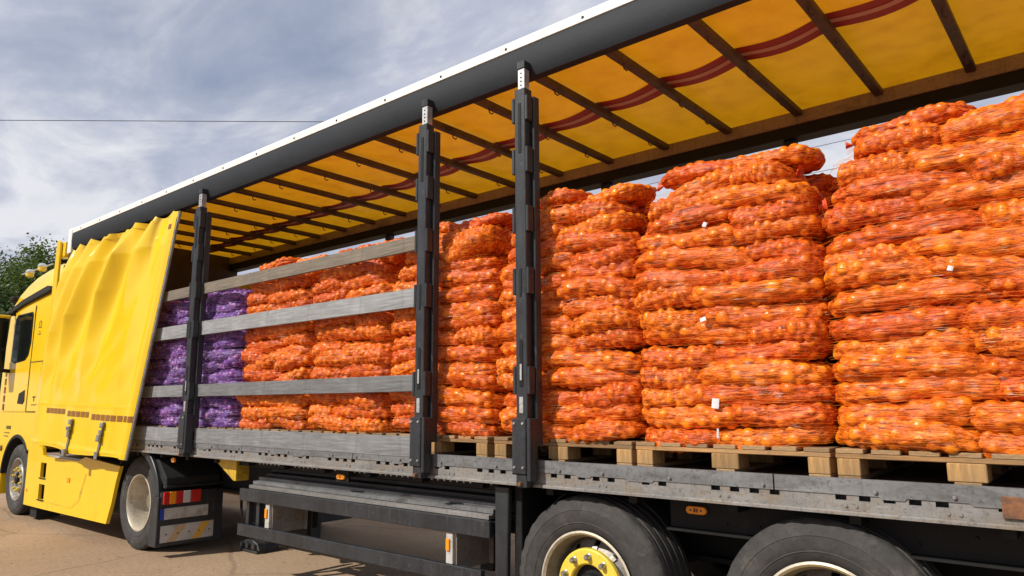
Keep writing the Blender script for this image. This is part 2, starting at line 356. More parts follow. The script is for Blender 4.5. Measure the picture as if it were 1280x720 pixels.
# ------------------------------------------------------------------ mesh helpers
class MB:
    def __init__(self): self.v = []; self.f = []; self.mi = []; self.m = 0
    def add(self, vs, fs):
        o = len(self.v); self.v += [tuple(p) for p in vs]
        self.f += [tuple(i+o for i in f) for f in fs]; self.mi += [self.m]*len(fs)
    def box(self, x0, x1, y0, y1, z0, z1, rot=None, piv=None):
        vs = [Vector(p) for p in ((x0, y0, z0), (x1, y0, z0), (x1, y1, z0), (x0, y1, z0), (x0, y0, z1), (x1, y0, z1), (x1, y1, z1), (x0, y1, z1))]
        if rot is not None:
            p = Vector(piv) if piv else Vector(((x0+x1)/2, (y0+y1)/2, (z0+z1)/2))
            vs = [rot @ (q-p) + p for q in vs]
        self.add(vs, [(0, 3, 2, 1), (4, 5, 6, 7), (0, 1, 5, 4), (1, 2, 6, 5), (2, 3, 7, 6), (3, 0, 4, 7)]); return self
    def prism(self, pts, axis, a, b):
        """extrude a polygon given in the two other axes along axis from a to b"""
        n = len(pts)
        def P(p, t):
            q = list(p); q.insert(axis, t); return q
        vs = [P(p, a) for p in pts] + [P(p, b) for p in pts]
        ar = sum(pts[i][0]*pts[(i+1) % n][1]-pts[(i+1) % n][0]*pts[i][1] for i in range(n))
        fs = [tuple(range(n)), tuple(range(2*n-1, n-1, -1))] + [(i, i+n, (i+1) % n+n, (i+1) % n) for i in range(n)]
        s = (ar > 0) ^ (axis == 1)
        if s: fs = [tuple(reversed(f)) for f in fs]
        self.add(vs, fs); return self
    def lathe(self, prof, c, axis=1, seg=64, close=False, mod=None):
        """revolve (radius, along-axis) profile round the axis through c"""
        vs = []; n = len(prof)
        for k in range(seg):
            a = 2*math.pi*k/seg; ca, sa = math.cos(a), math.sin(a)
            for i, (r, h) in enumerate(prof):
                if mod: r, h = mod(i, k, r, h)
                if axis == 1: vs.append((c[0]+r*ca, c[1]+h, c[2]+r*sa))
                elif axis == 0: vs.append((c[0]+h, c[1]+r*ca, c[2]+r*sa))
                else: vs.append((c[0]+r*ca, c[1]+r*sa, c[2]+h))
        fs = []
        m = n if close else n-1
        for k in range(seg):
            k2 = (k+1) % seg
            for i in range(m):
                j = (i+1) % n
                fs.append((k*n+i, k2*n+i, k2*n+j, k*n+j))
        self.add(vs, fs); return self
    def tube(self, pts, r, seg=6, caps=True):
        pts = [Vector(p) for p in pts]; n = len(pts); vs = []
        rr = r if isinstance(r, (list, tuple)) else [r]*n
        prev = None
        for i, p in enumerate(pts):
            t = (pts[min(i+1, n-1)]-pts[max(i-1, 0)]).normalized()
            ref = prev if prev is not None else (Vector((0, 0, 1)) if abs(t.z) < 0.9 else Vector((1, 0, 0)))
            u = (ref - t*ref.dot(t)).normalized(); w = t.cross(u); prev = u
            for k in range(seg):
                a = 2*math.pi*k/seg
                vs.append(p+(u*math.cos(a)+w*math.sin(a))*rr[i])
        fs = [(i*seg+k, i*seg+(k+1) % seg, (i+1)*seg+(k+1) % seg, (i+1)*seg+k) for i in range(n-1) for k in range(seg)]
        if caps: fs += [tuple(reversed(range(seg))), tuple(range((n-1)*seg, n*seg))]
        self.add(vs, fs); return self
    def mesh(self, name, mats, bevel=0.0, smooth=False, fix=True, segs=1):
        me = bpy.data.meshes.new(name)
        me.from_pydata([tuple(p) for p in self.v], [], self.f)
        if not isinstance(mats, (list, tuple)): mats = [mats]
        for m in mats: me.materials.append(MAT[m] if isinstance(m, str) else m)
        me.polygons.foreach_set('material_index', self.mi)
        if bevel or fix:
            bm = bmesh.new(); bm.from_mesh(me)
            if fix: bmesh.ops.recalc_face_normals(bm, faces=bm.faces)
            if bevel:
                es = [e for e in bm.edges if len(e.link_faces) == 2 and e.calc_face_angle(0) > 0.6]
                bmesh.ops.bevel(bm, geom=es, offset=bevel, segments=segs, profile=0.6, affect='EDGES', clamp_overlap=True)
            bm.to_mesh(me); bm.free()
        if smooth:
            me.shade_auto(smooth) if hasattr(me, 'shade_auto') else None
            me.polygons.foreach_set('use_smooth', [True]*len(me.polygons))
            ang = smooth if isinstance(smooth, float) else 0.6
            try: me.set_sharp_from_angle(angle=ang)
            except Exception: pass
        me.update()
        return me
    def build(self, name, mats, parent=None, bevel=0.0, smooth=False, **kw):
        return obj(name, self.mesh(name, mats, bevel, smooth, **kw), parent)

def obj(name, me, parent=None, loc=(0, 0, 0), rot=None):
    o = bpy.data.objects.new(name, me); COL.objects.link(o)
    o.location = loc
    if rot is not None: o.rotation_euler = rot
    if parent is not None: o.parent = parent
    return o
def thing(name, label, cat, loc=(0, 0, 0), group=None):
    o = bpy.data.objects.new(name, None); COL.objects.link(o); o.location = loc; o.empty_display_size = 0.1
    return tag(o, label, cat, group)
def tag(o, label=None, cat=None, group=None, kind=None):
    if label: o['label'] = label
    if cat: o['category'] = cat
    if group: o['group'] = group
    if kind: o['kind'] = kind
    return o
def Bx(*a, **k): return MB().box(*a, **k)
def arc(cx, cz, r, a0, a1, n): return [(cx+r*math.cos(a0+(a1-a0)*i/n), cz+r*math.sin(a0+(a1-a0)*i/n)) for i in range(n+1)]

# ------------------------------------------------------------------ ground
g = MB()
g.add([(-400, -400, 0), (400, -400, 0), (400, 400, 0), (-400, 400, 0)], [(0, 1, 2, 3)])
tag(g.build('ground', 'ground_dust', fix=False), kind='structure')
pb = MB()
for i in range(900):
    x = random.uniform(-13, -4.5); y = random.uniform(-1.8, 2.2); r = random.choice([0.003, 0.004, 0.005, 0.006, 0.009])*random.uniform(0.7, 1.3)
    vs = [(x+r*random.uniform(.7, 1.3)*dx, y+r*random.uniform(.7, 1.3)*dy, r*(0.35+0.5*dz)) for dx, dy, dz in ((1, 0, 0), (0, 1, 0), (-1, 0, 0), (0, -1, 0), (0, 0, 1), (0, 0, -1))]
    pb.add(vs, [(0, 1, 4), (1, 2, 4), (2, 3, 4), (3, 0, 4), (1, 0, 5), (2, 1, 5), (3, 2, 5), (0, 3, 5)])
tag(pb.build('gravel', 'ground_dust', fix=False), 'loose grit and pebbles on the dusty ground', 'gravel', kind='stuff')

# ------------------------------------------------------------------ trailer
XF, XR = -11.05, 2.5             # front and rear of the trailer
YF = 2.33                        # inner face of the far side
trailer = thing('curtain_trailer', 'long curtain side trailer with open side and yellow tarpaulin roof', 'trailer', (0, 0, 0))

# near side rail with slotted edge
HOLE = [0, .1, .2, .3, .4, .62, .72, 1.02, 1.12, 1.22, 1.32]
PER = 1.62
holes = []
x = XF+0.3
while x < XR-0.3:
    holes += [x+h for h in HOLE if x+h < XR-0.2]; x += PER
m = MB()
m.box(XF, XR, 0.0, 0.012, 1.078, 1.122)
prev = XF
for hx in holes:
    m.box(prev, hx-0.024, 0.0, 0.012, 1.122, 1.146); prev = hx+0.024
m.box(prev, XR, 0.0, 0.012, 1.122, 1.146)
m.prism([(-0.022, 1.060), (-0.022, 1.072), (-0.016, 1.078), (0.05, 1.078), (0.05, 1.060)], 0, XF, XR)
rail = m.build('side_rail', 'rail_steel', trailer)
m = MB()
k = 0; x = XF
while x < XR:
    x1 = min(x+PER, XR)
    # plate with a stepped lower edge
    z0 = 1.147
    pts = [(x+0.004, 1.219), (x+0.004, z0)]
    for a in (0.46, 0.56, 0.80, 0.96):
        if x+a+0.02 < x1:
            lo = pts[-1][1]; nz = z0 if lo < z0-0.001 else z0-0.010
            if a in (0.46, 0.80): nz = z0-0.011
            else: nz = z0
            pts += [(x+a, lo), (x+a+0.012, nz)]
    pts += [(x1-0.004, pts[-1][1]), (x1-0.004, 1.219)]
    m.prism([(p[0], p[1]) for p in pts], 1, -0.006, 0.012)
    x = x1
m.build('rail_plate', 'rail_plate', rail)
rb1 = MB().lathe([(0.0, -0.014), (0.006, -0.014), (0.009, -0.010), (0.009, 0.0)], (0, 0, 0), 1, 8).mesh('rail_bolt', 'rail_steel', smooth=True)
rb2 = MB().lathe([(0.0, -0.006), (0.007, -0.006), (0.009, 0.0)], (0, 0, 0), 1, 8).mesh('rail_bolt', 'rail_steel', smooth=True)
for i, hx in enumerate(holes):
    if i % 3 == 1: obj('rail_bolt', rb1, rail, (hx+0.05, -0.004, 1.166))
    if i % 4 == 2:
        obj('rail_bolt', rb2, rail, (hx+0.02, 0.001, 1.098)); obj('rail_bolt', rb2, rail, (hx+0.065, 0.001, 1.098))
MB().box(-0.42, -0.19, -0.016, -0.005, 1.10, 1.185).build('rusty_bracket', 'rust', rail, bevel=0.002)
MB().box(XF, XR, 0.03, 0.06, 1.079, 1.195).build('rail_web', 'under_dark', rail)
MB().box(XF, XR, 2.50, 2.52, 1.05, 1.219).build('side_rail', 'rail_steel', trailer)
MB().box(XF, XR, 0.062, 2.498, 1.12, 1.199).build('deck', 'deck_ply', trailer)
# chassis
for y in (0.62, 1.78):
    m = MB(); m.box(-10.6, XR-0.1, y+0.06, y+0.075, 0.66, 1.08); m.box(-10.6, XR-0.1, y, y+0.135, 0.63, 0.659)
    m.build('chassis_beam', 'chassis_black', trailer)
for i in range(22):
    x = -10.3+i*0.58
    MB().box(x, x+0.05, 0.07, 2.49, 1.01, 1.118).build('cross_member', 'chassis_black', trailer)
m = MB(); m.box(-2.0, XR, 0.21, 0.225, 0.885, 1.05); m.box(-2.0, XR, 0.16, 0.225, 0.872, 0.884)
val = m.build('side_valance', 'chassis_black', trailer)
vb_ = MB().lathe([(0.0, -0.010), (0.006, -0.010), (0.009, 0.0)], (0, 0, 0), 1, 8).mesh('valance_bolt', 'chassis_black')
for q in range(10):
    obj('valance_bolt', vb_, val, (-1.9+q*0.22+random.uniform(-.05, .05), 0.212, 0.93+random.choice([0, 0.05])))
# marker lights
def marker(x, y, z, w=0.12, h=0.042):
    pts = arc(x+w/2-h/2, z, h/2, -math.pi/2, math.pi/2, 8)+arc(x-w/2+h/2, z, h/2, math.pi/2, 3*math.pi/2, 8)
    l = MB().prism(pts, 1, y-0.022, y).build('marker_light', 'orange_lens', trailer, bevel=0.004)
    d = MB()
    for dx in (-0.03, 0.03): d.lathe([(0, -0.0245), (0.006, -0.0245), (0.006, -0.02)], (x+dx, y, z), 1, 8)
    d.box(x-0.012, x-0.002, y-0.0245, y-0.02, z-0.010, z+0.010); d.box(x+0.003, x+0.012, y-0.0245, y-0.02, z-0.010, z+0.010)
    d.build('lens_mark', 'rust', l)
marker(-1.835, 0.205, 0.985)
marker(-4.78, 0.06, 0.998, 0.10, 0.04)
MB().box(-4.86, -4.70, 0.06, 0.08, 0.96, 1.06).build('lamp_bracket', 'chassis_black', trailer)
marker(-7.62, 0.06, 1.0, 0.07, 0.05)

# near top rail
prof = [(0.0, 3.94), (-0.012, 3.90), (-0.014, 3.82), (-0.004, 3.745), (0.012, 3.715), (0.06, 3.705), (0.085, 3.72), (0.085, 3.94)]
MB().prism(prof, 0, XF+0.02, XR).build('top_rail', 'cantrail_grey', trailer, smooth=0.5)
edge = MB().prism([(-0.008, 3.943), (-0.010, 4.000), (0.0, 4.015), (0.05, 4.018), (0.05, 3.943)], 0, XF+0.02, XR).build('edge_strip', 'white_edge', trailer, bevel=0.002)
for i in range(22):
    x = -2.3649-0.6396*i + 0.6396*7
    if x > XR or x < XF+0.1: continue
    MB().lathe([(0.0, -0.004), (0.008, -0.004), (0.011, 0.0)], (x, -0.0095, 3.97), 1, 8).build('rivet', 'chassis_black', edge)
MB().prism([(-0.02, 3.66), (-0.02, 4.0), (0.0, 4.026), (0.09, 4.026), (0.09, 3.66)], 0, XF-0.05, XF+0.075).build('corner_cap', 'white_edge', trailer, bevel=0.008)
# far top rail
MB().prism([(YF, 3.835), (YF, 3.945), (YF+0.02, 3.955), (2.49, 3.955), (2.49, 3.835)], 0, XF+0.02, XR).build('top_rail', 'far_rail_warm_lit', trailer, bevel=0.004)
MB().prism([(YF+0.012, 3.735), (YF+0.012, 3.833), (2.50, 3.833), (2.50, 3.735)], 0, XF+0.02, XR).build('curtain_track', 'chassis_black', trailer)
# bows
bx = []
x = -0.596+0.61*5
while x > XF+0.3:
    bx.append(x); x -= 0.61
hook_me = None
for i, x in enumerate(bx):
    b = MB().prism([(x-0.032, 3.897), (x-0.032, 3.947), (x+0.032, 3.947), (x+0.032, 3.897)], 1, 0.087, YF-0.002).build('roof_bow', 'bow_brown', trailer, bevel=0.004)
    MB().box(x-0.045, x+0.045, 0.09, 0.20, 3.872, 3.896).build('bow_shoe', 'bow_brown', b, bevel=0.003)
    for y in (0.62, 1.30, 1.95):
        yy = y+random.uniform(-.12, .12)
        MB().tube([(x, yy, 3.897), (x, yy+0.004, 3.865), (x+0.012, yy+0.02, 3.850), (x+0.02, yy+0.03, 3.862)], 0.006, 5).build('hook', 'bow_brown', b)
# roof sheet, sagging a little between the bows
def sheet(name, mat, y0, y1, ny, parent, zoff=0.0, sag=0.014, yfun=None, thick=0.0):
    xs = np.linspace(XR, XF+0.02, 240); vs = []; fs = []
    for x in xs:
        ph = ((x-bx[0])/0.61) % 1.0
        for j in range(ny+1):
            y = y0+(y1-y0)*j/ny
            if yfun: y += yfun(x)
            e = math.sin(math.pi*min(1, max(0, y/2.45)))
            vs.append((x, y, 3.952+0.03*e**0.5+zoff - sag*math.sin(math.pi*ph)**1.0*e + 0.004*math.sin(x*9.1+y*5)))
    n = ny+1
    for i in range(len(xs)-1):
        for j in range(ny): fs.append((i*n+j, (i+1)*n+j, (i+1)*n+j+1, i*n+j+1))
    b = MB(); b.add(vs, fs)
    return b.build(name, mat, parent, smooth=True, fix=False)
ydiv = lambda x: 0.125*(-x-0.9)*0.8
def roof_part(name, mat, fa, fb, ny, parent, zoff=0.0):
    xs = np.linspace(XR, XF+0.02, 280); vs = []; fs = []
    for x in xs:
        ph = ((x-bx[0])/0.61) % 1.0
        a, b_ = fa(x), fb(x)
        for j in range(ny+1):
            y = a+(b_-a)*j/ny
            e = max(0.0, math.sin(math.pi*min(1, max(0, y/2.45))))
            vs.append((x, y, 3.953+0.028*e**0.5+zoff-0.020*math.sin(math.pi*ph)*e+0.003*math.sin(x*9.1+y*5)))
    n = ny+1
    for i in range(len(xs)-1):
        for j in range(ny): fs.append((i*n+j, (i+1)*n+j, (i+1)*n+j+1, i*n+j+1))
    b = MB(); b.add(vs, fs)
    return b.build(name, mat, parent, smooth=True, fix=False)
def ymid(x): return 1.05+0.105*(-x-1.0) if x > -6 else 1.575+0.05*(-x-6.0)
def ysag(x): return ymid(x)+0.035*math.sin(math.pi*(((x-bx[0])/0.61) % 1.0))
roof = roof_part('roof_sheet', 'roof_tarp', lambda x: 0.03, lambda x: max(0.4, ysag(x)), 12, trailer)
roof_part('roof_sheet_far', 'roof_tarp_pale', lambda x: max(0.4, ysag(x)), lambda x: 2.48, 10, roof)
band = roof_part('roof_band', 'band_red', lambda x: ysag(x)-0.115, lambda x: ysag(x)+0.115, 4, roof, -0.006)
roof_part('band_stripe', 'band_pale', lambda x: ysag(x)-0.026, lambda x: ysag(x)+0.026, 2, roof, -0.009)
# front wall
MB().box(XF, XF+0.03, 0.09, 2.49, 1.2, 3.94).build('front_wall', 'plywood_brown', trailer)
for z in (1.75, 2.35, 2.95): MB().box(XF+0.031, XF+0.05, 0.1, 2.48, z, z+0.12).build('wall_batten', 'plywood_brown', trailer, bevel=0.003)
MB().box(XF-0.06, XF+0.05, 0.005, 0.088, 1.2, 3.655).build('corner_post', 'cantrail_grey', trailer, bevel=0.008)
MB().box(XF-0.06, XF+0.05, 2.40, 2.50, 1.2, 3.655).build('corner_post', 'cantrail_grey', trailer, bevel=0.008)
MB().box(XF, XF+0.019, 0.092, 2.49, 3.941, 3.998).build('wall_header', 'plywood_brown', trailer)
MB().box(XF-0.04, XF-0.001, 0.092, 2.398, 1.0, 3.998).build('front_skin', 'truck_yellow', trailer)
# rear frame (behind the picture's edge)
MB().box(XR-0.12, XR, 0.0, 0.12, 1.22, 3.70).build('rear_post', 'cantrail_grey', trailer, bevel=0.01)
MB().box(XR-0.12, XR, 2.38, 2.50, 1.22, 3.63).build('rear_post', 'cantrail_grey', trailer, bevel=0.01)

# sliding posts on the near side
def post(xc, w=1.0):
    p = MB()
    p.box(-0.056*w, 0.056*w, -0.088, -0.012, 1.30, 3.60)
    p.box(0.062*w, 0.094*w, -0.030, 0.028, 1.30, 3.55)
    p.box(0.045*w, 0.062*w, -0.022, 0.015, 1.30, 3.55)
    p = p.build('post', 'post_paint', trailer, bevel=0.004); p.location.x = xc
    for z in (3.46, 3.11, 2.72, 2.32, 1.70):
        for s in (-1, 1):
            q = MB(); a, b_ = (0.0565*w, 0.085*w) if s > 0 else (-0.085*w, -0.0565*w)
            q.box(a, b_, -0.092, -0.034, z-0.085, z+0.085)
            q.build('plank_pocket', 'post_paint', p, bevel=0.004)
    sl_ = MB()  # raised dark plates stand in for the shade inside the recessed slots
    sl_.box(-0.016*w, 0.016*w, -0.0915, -0.0885, 3.16, 3.50); sl_.build('slot_shade', 'chassis_black', p, bevel=0.001)
    MB().box(-0.012*w, 0.012*w, -0.0915, -0.0885, 2.22, 2.40).build('slot_shade', 'chassis_black', p, bevel=0.001)
    MB().box(-0.018*w, 0.018*w, -0.0915, -0.0885, 1.66, 1.95).build('slot_shade', 'chassis_black', p, bevel=0.001)
    MB().box(-0.010*w, 0.010*w, -0.096, -0.092, 1.70, 1.80).build('latch_bar', 'galvanised', p, bevel=0.001)
    MB().box(-0.020*w, 0.020*w, -0.094, -0.0885, 1.50, 1.60).build('latch_plate', 'galvanised', p, bevel=0.002)
    h = MB(); h.box(-0.036*w, 0.036*w, -0.070, -0.016, 3.601, 3.745)
    h = h.build('post_head', 'galvanised', p, bevel=0.003)
    MB().box(-0.042*w, 0.042*w, -0.075, 0.03, 3.746, 3.80).build('roller', 'post_paint', p, bevel=0.004)
    for k in range(4):
        MB().lathe([(0, -0.002), (0.006, -0.002), (0.006, 0.001)], (0, -0.0705, 3.63+k*0.028), 1, 8).build('peg_hole', 'chassis_black', h)
    f = MB(); f.box(-0.078*w, 0.060*w, -0.112, -0.026, 1.14, 1.47); f.box(-0.050*w, 0.055*w, -0.100, -0.028, 1.062, 1.139)
    f = f.build('post_foot', 'post_paint', p, bevel=0.005)
    MB().box(0.062*w, 0.098*w, -0.105, -0.028, 1.10, 1.47).build('foot_flange', 'post_paint', p, bevel=0.004)
    for dx, z in ((-0.05, 1.44), (0.035, 1.44), (-0.05, 1.18), (0.035, 1.18)):
        MB().lathe([(0.0, -0.008), (0.007, -0.008), (0.009, 0.0)], (dx*w, -0.1125, z), 1, 8).build('bolt', 'galvanised', f)
    MB().lathe([(0.0, -0.02), (0.012, -0.02), (0.014, 0.0)], (0.0, -0.1, 1.085), 1, 10).build('lock_pin', 'rust', f)
    return p
post(-2.822, 0.78); post(-3.748, 0.78); post(-7.165, 0.84)
post(1.6, 0.84)
for x in (-1.93, -3.76, -7.1, 0.6):
    q = MB().box(x-0.05, x+0.05, 2.395, 2.47, 1.22, 3.733).build('post', 'post_paint', trailer, bevel=0.004)
    MB().box(x-0.085, x+0.085, 2.38, 2.394, 3.33, 3.47).build('plank_pocket', 'chassis_black', q, bevel=0.003)
# side planks between the posts
def plank(x0, x1, z0, z1, mat, y0=-0.010, y1=0.016, tilt=0.0):
    o = MB().box(x0-(x0+x1)/2, x1-(x0+x1)/2, 0, y1-y0, -(z1-z0)/2, (z1-z0)/2).build('plank', mat, trailer, bevel=0.003)
    o.location = ((x0+x1)/2, y0, (z0+z1)/2); o.rotation_euler.y = tilt
    return o
for z0, z1, mt in ((2.685, 2.795, 'plank_tan'), (2.262, 2.402, 'plank_grey'), (1.648, 1.768, 'plank_grey'), (1.190, 1.335, 'plank_grey')):
    plank(-7.09, -3.835, z0, z1, mt, tilt=random.uniform(-.001, .001))
    plank(-10.4, -7.235, z0, z1, mt, tilt=random.uniform(-.001, .001))
for z0, z1 in ((2.26, 2.40), (1.65, 1.77), (1.19, 1.33)):
    plank(-7.0, -3.85, z0, z1, 'plank_grey', 2.46, 2.485)

# wheels
def tyre_mesh(r, w, seg=96):
    hw = w/2
    prof = [(r*0.575, -hw*0.62), (r*0.60, -hw*0.80), (r*0.66, -hw*0.93), (r*0.70, -hw*0.965), (r*0.705, -hw*0.985), (r*0.715, -hw*0.965), (r*0.76, -hw*1.0), (r*0.84, -hw*0.985),
            (r*0.845, -hw*0.998), (r*0.86, -hw*0.975), (r*0.915, -hw*0.925), (r*0.962, -hw*0.865), (r*0.984, -hw*0.80), (r*0.988, -hw*0.74)]
    for gi in range(4):
        c0 = -hw*0.74+(gi+0.75)*(hw*1.48/4.5)
        prof += [(r*0.992, c0-0.011), (r*0.965, c0-0.007), (r*0.965, c0+0.007), (r*0.994, c0+0.011)]
    prof += [(r*0.988, hw*0.74), (r*0.984, hw*0.80), (r*0.95, hw*0.88), (r*0.84, hw*0.985), (r*0.70, hw*0.965), (r*0.60, hw*0.80), (r*0.575, hw*0.62)]
    def mod(i, k, rr, h):
        if i in (11, 12) and k % 3 == 0: return rr-0.010, h*0.985
        return rr, h
    return MB().lathe(prof, (0, 0, 0), 1, seg, mod=mod)
TY_TR = tyre_mesh(0.515, 0.385).mesh('tyre', 'tyre_rubber', smooth=0.5)
TY_TK = tyre_mesh(0.505, 0.30).mesh('tyre', 'tyre_rubber', smooth=0.5)
def trailer_wheel_meshes():
    rr = 0.515*0.60
    rim = MB().lathe([(rr*0.985, -0.158), (rr*1.02, -0.168), (rr*1.025, -0.175), (rr*0.99, -0.178), (rr*0.955, -0.165), (rr*0.93, -0.13), (rr*0.885, -0.11), (rr*0.87, -0.02), (rr*0.86, 0.06), (rr*0.80, 0.062)], (0, 0, 0), 1, 72)
    # disc with hand holes: build as ring of segments
    holes_n = 10
    a = MB()
    rin, rout = 0.150, rr*0.86
    seg = 80
    for k in range(seg):
        a0, a1 = 2*math.pi*k/seg, 2*math.pi*(k+1)/seg
        mid = (k % 8)
        hole = mid in (3, 4)
        rings = [rin, 0.223, 0.252, rout] if hole else [rin, rout]
        ys = lambda r_: -0.128+0.10*max(0, (r_-rin)/(rout-rin))**1.6
        for q in range(len(rings)-1):
            if hole and q == 1: continue
            r0, r1 = rings[q], rings[q+1]
            a.add([(r0*math.cos(a0), ys(r0), r0*math.sin(a0)), (r0*math.cos(a1), ys(r0), r0*math.sin(a1)), (r1*math.cos(a1), ys(r1), r1*math.sin(a1)), (r1*math.cos(a0), ys(r1), r1*math.sin(a0)),
                   (r0*math.cos(a0), ys(r0)+.014, r0*math.sin(a0)), (r0*math.cos(a1), ys(r0)+.014, r0*math.sin(a1)), (r1*math.cos(a1), ys(r1)+.014, r1*math.sin(a1)), (r1*math.cos(a0), ys(r1)+.014, r1*math.sin(a0))],
                  [(0, 3, 2, 1), (4, 5, 6, 7), (0, 1, 5, 4), (2, 3, 7, 6), (1, 2, 6, 5), (3, 0, 4, 7)])
    ring = MB().lathe([(0.122, -0.105), (0.126, -0.138), (0.134, -0.146), (0.206, -0.146), (0.214, -0.140), (0.217, -0.12)], (0, 0, 0), 1, 60)
    cap = MB().lathe([(0.0, -0.150), (0.05, -0.148), (0.066, -0.138), (0.074, -0.100), (0.124, -0.095)], (0, 0, 0), 1, 40)
    nut = MB().lathe([(0.0, -0.040), (0.010, -0.039), (0.016, -0.030), (0.018, -0.006), (0.021, -0.004), (0.021, 0.0)], (0, 0, 0), 1, 12)
    global RIM_LIP
    RIM_LIP = MB().lathe([(rr*0.985, -0.160), (rr*1.022, -0.170), (rr*1.028, -0.177), (rr*0.99, -0.181), (rr*0.950, -0.167)], (0, 0, 0), 1, 72).mesh('rim_lip', 'rim_cream', smooth=0.7)
    return [rim.mesh('rim', 'rim_dirty', smooth=0.7), a.mesh('disc', 'rim_steel', smooth=0.4), ring.mesh('hub_ring', 'hub_yellow', smooth=0.6), cap.mesh('hub_cap', 'chassis_black', smooth=0.6), nut.mesh('wheel_nut', 'nut_steel', smooth=0.6)]
TW = trailer_wheel_meshes()
def trailer_wheel(x, y, flip=False, detail=True):
    w = obj('wheel', TW[0], trailer, (x, y, 0.512), (0, random.uniform(0, 6), math.pi if flip else 0))
    obj('tyre', TY_TR, w); obj('rim_lip', RIM_LIP, w)
    for me, nm in ((TW[1], 'disc'), (TW[2], 'hub_ring'), (TW[3], 'hub_cap')): obj(nm, me, w)
    if detail:
        for k in range(10):
            a = 2*math.pi*(k+.5)/10
            obj('wheel_nut', TW[4], w, (0.171*math.cos(a), -0.146, 0.171*math.sin(a)))
    return w
for x in (-2.472, -1.155, 0.165):
    trailer_wheel(x, 0.225); trailer_wheel(x, 2.29, True, False)
    MB().tube([(x, 0.42, 0.512), (x, 2.1, 0.512)], 0.065, 10).build('axle', 'chassis_black', trailer)
    for y in (0.50,):
        MB().tube([(x+0.02, y, 0.55), (x+0.05, y, 0.9)], 0.09, 12).build('air_spring', 'rubber_black', trailer)
    # mudguard
    pts = arc(x, 0.512, 0.562, R(38), R(142), 18); pin = list(reversed(arc(x, 0.512, 0.554, R(38), R(142), 18)))
    MB().prism(pts+pin, 1, 0.24, 0.43).build('mudguard', 'rubber_black', trailer)
# front flap of the wheel bay
MB().prism([(-3.165, 1.035), (-3.165, 0.16), (-3.075, 0.16), (-3.05, 1.035)], 1, 0.05, 0.09).build('bay_upright', 'post_paint', trailer, bevel=0.006)
MB().box(-3.05, -2.99, 0.11, 0.50, 0.25, 1.05).build('bay_panel', 'chassis_black', trailer, bevel=0.004)
# pallet rack / side guard
rack = MB().box(-6.26, -3.20, 0.035, 0.075, 0.708, 0.812).build('guard_bar', 'post_paint', trailer, bevel=0.004)
MB().box(-6.27, -3.27, 0.035, 0.075, 0.402, 0.502).build('guard_bar', 'post_paint', trailer, bevel=0.004)
MB().box(-6.26, -6.23, 0.076, 0.60, 0.72, 0.80).build('rack_arm', 'post_paint', trailer, bevel=0.003)
MB().box(-3.26, -3.21, 0.076, 0.60, 0.72, 0.80).build('rack_arm', 'post_paint', trailer, bevel=0.003)
MB().box(-6.25, -6.21, 0.076, 0.60, 0.41, 0.49).build('rack_arm', 'post_paint', trailer, bevel=0.003)
for x in (-6.22, -6.05): MB().box(x, x+0.05, 0.085, 0.13, 0.42, 0.80).build('rack_upright', 'post_paint', trailer, bevel=0.003)
MB().box(-6.0, -5.93, 0.60, 0.66, 0.42, 1.05).build('rack_upright', 'chassis_black', trailer, bevel=0.003)
for x in (-5.85, -3.61):
    b = MB().box(x, x+0.062, 0.055, 0.08, 0.503, 0.706).build('guard_bracket', 'plate_white', trailer, bevel=0.002)
    MB().box(x+0.006, x+0.04, 0.042, 0.054, 0.585, 0.665).build('reflector', 'orange_lens', b, bevel=0.004)
    m = MB(); m.box(x+0.07, x+0.078, 0.08, 0.42, 0.46, 0.706); m.box(x+0.079, x+0.12, 0.40, 0.408, 0.46, 0.706)
    m.build('bracket_plate', 'rail_steel', b)
    MB().box(x-0.02, x+0.10, 0.42, 0.46, 0.40, 1.06).build('guard_hanger', 'chassis_black', trailer)
for y in (0.16, 0.30, 0.46): MB().box(-6.2, -3.26, y, y+0.04, 0.76, 0.80).build('rack_rail', 'chassis_black', trailer)
ir_ = MB().box(-6.6, -3.2, 0.13, 0.15, 1.00, 1.06).build('inner_rail', 'chassis_black', trailer)
vb2 = MB().lathe([(0.0, -0.006), (0.007, -0.005), (0.010, 0.0)], (0, 0, 0), 1, 8).mesh('rail_bolt', 'galvanised')
for q in range(46):
    if q % 9 not in (7, 8): obj('rail_bolt', vb2, ir_, (-6.1+q*0.063, 0.129, 1.035))
# landing leg
leg = MB(); leg.box(-7.42, -7.28, 0.86, 1.00, 0.28, 1.08); leg.box(-7.395, -7.305, 0.885, 0.975, 0.12, 0.28)
leg = leg.build('landing_leg', 'post_paint', trailer, bevel=0.005)
MB().prism([(-7.54, 0.03), (-7.50, 0.10), (-7.41, 0.13), (-7.29, 0.13), (-7.20, 0.10), (-7.16, 0.03)], 1, 0.80, 1.06).build('foot_plate', 'black_paint', leg, bevel=0.01)
MB().box(-7.52, -7.18, 0.79, 1.07, 0.0, 0.028).build('foot_pad', 'black_paint', leg, bevel=0.004)
for dx in (-0.12, 0.0, 0.12): MB().lathe([(0, -0.03), (0.025, -0.03), (0.03, 0.0)], (-7.35+dx, 0.799, 0.075), 1, 8).build('foot_bolt', 'black_paint', leg)
leg2 = MB().box(-7.42, -7.28, 1.52, 1.66, 0.0, 1.08).build('landing_leg', 'post_paint', trailer, bevel=0.005)
MB().tube([(-7.35, 0.86, 0.62), (-7.35, 0.70, 0.62), (-7.35, 0.68, 0.58), (-7.30, 0.66, 0.40)], 0.014, 6).build('crank', 'chassis_black', leg)
MB().prism([(-6.92, 1.058), (-6.50, 1.058), (-6.50, 0.855)], 1, 0.10, 0.16).build('support_bracket', 'bracket_yellow', trailer, bevel=0.004)
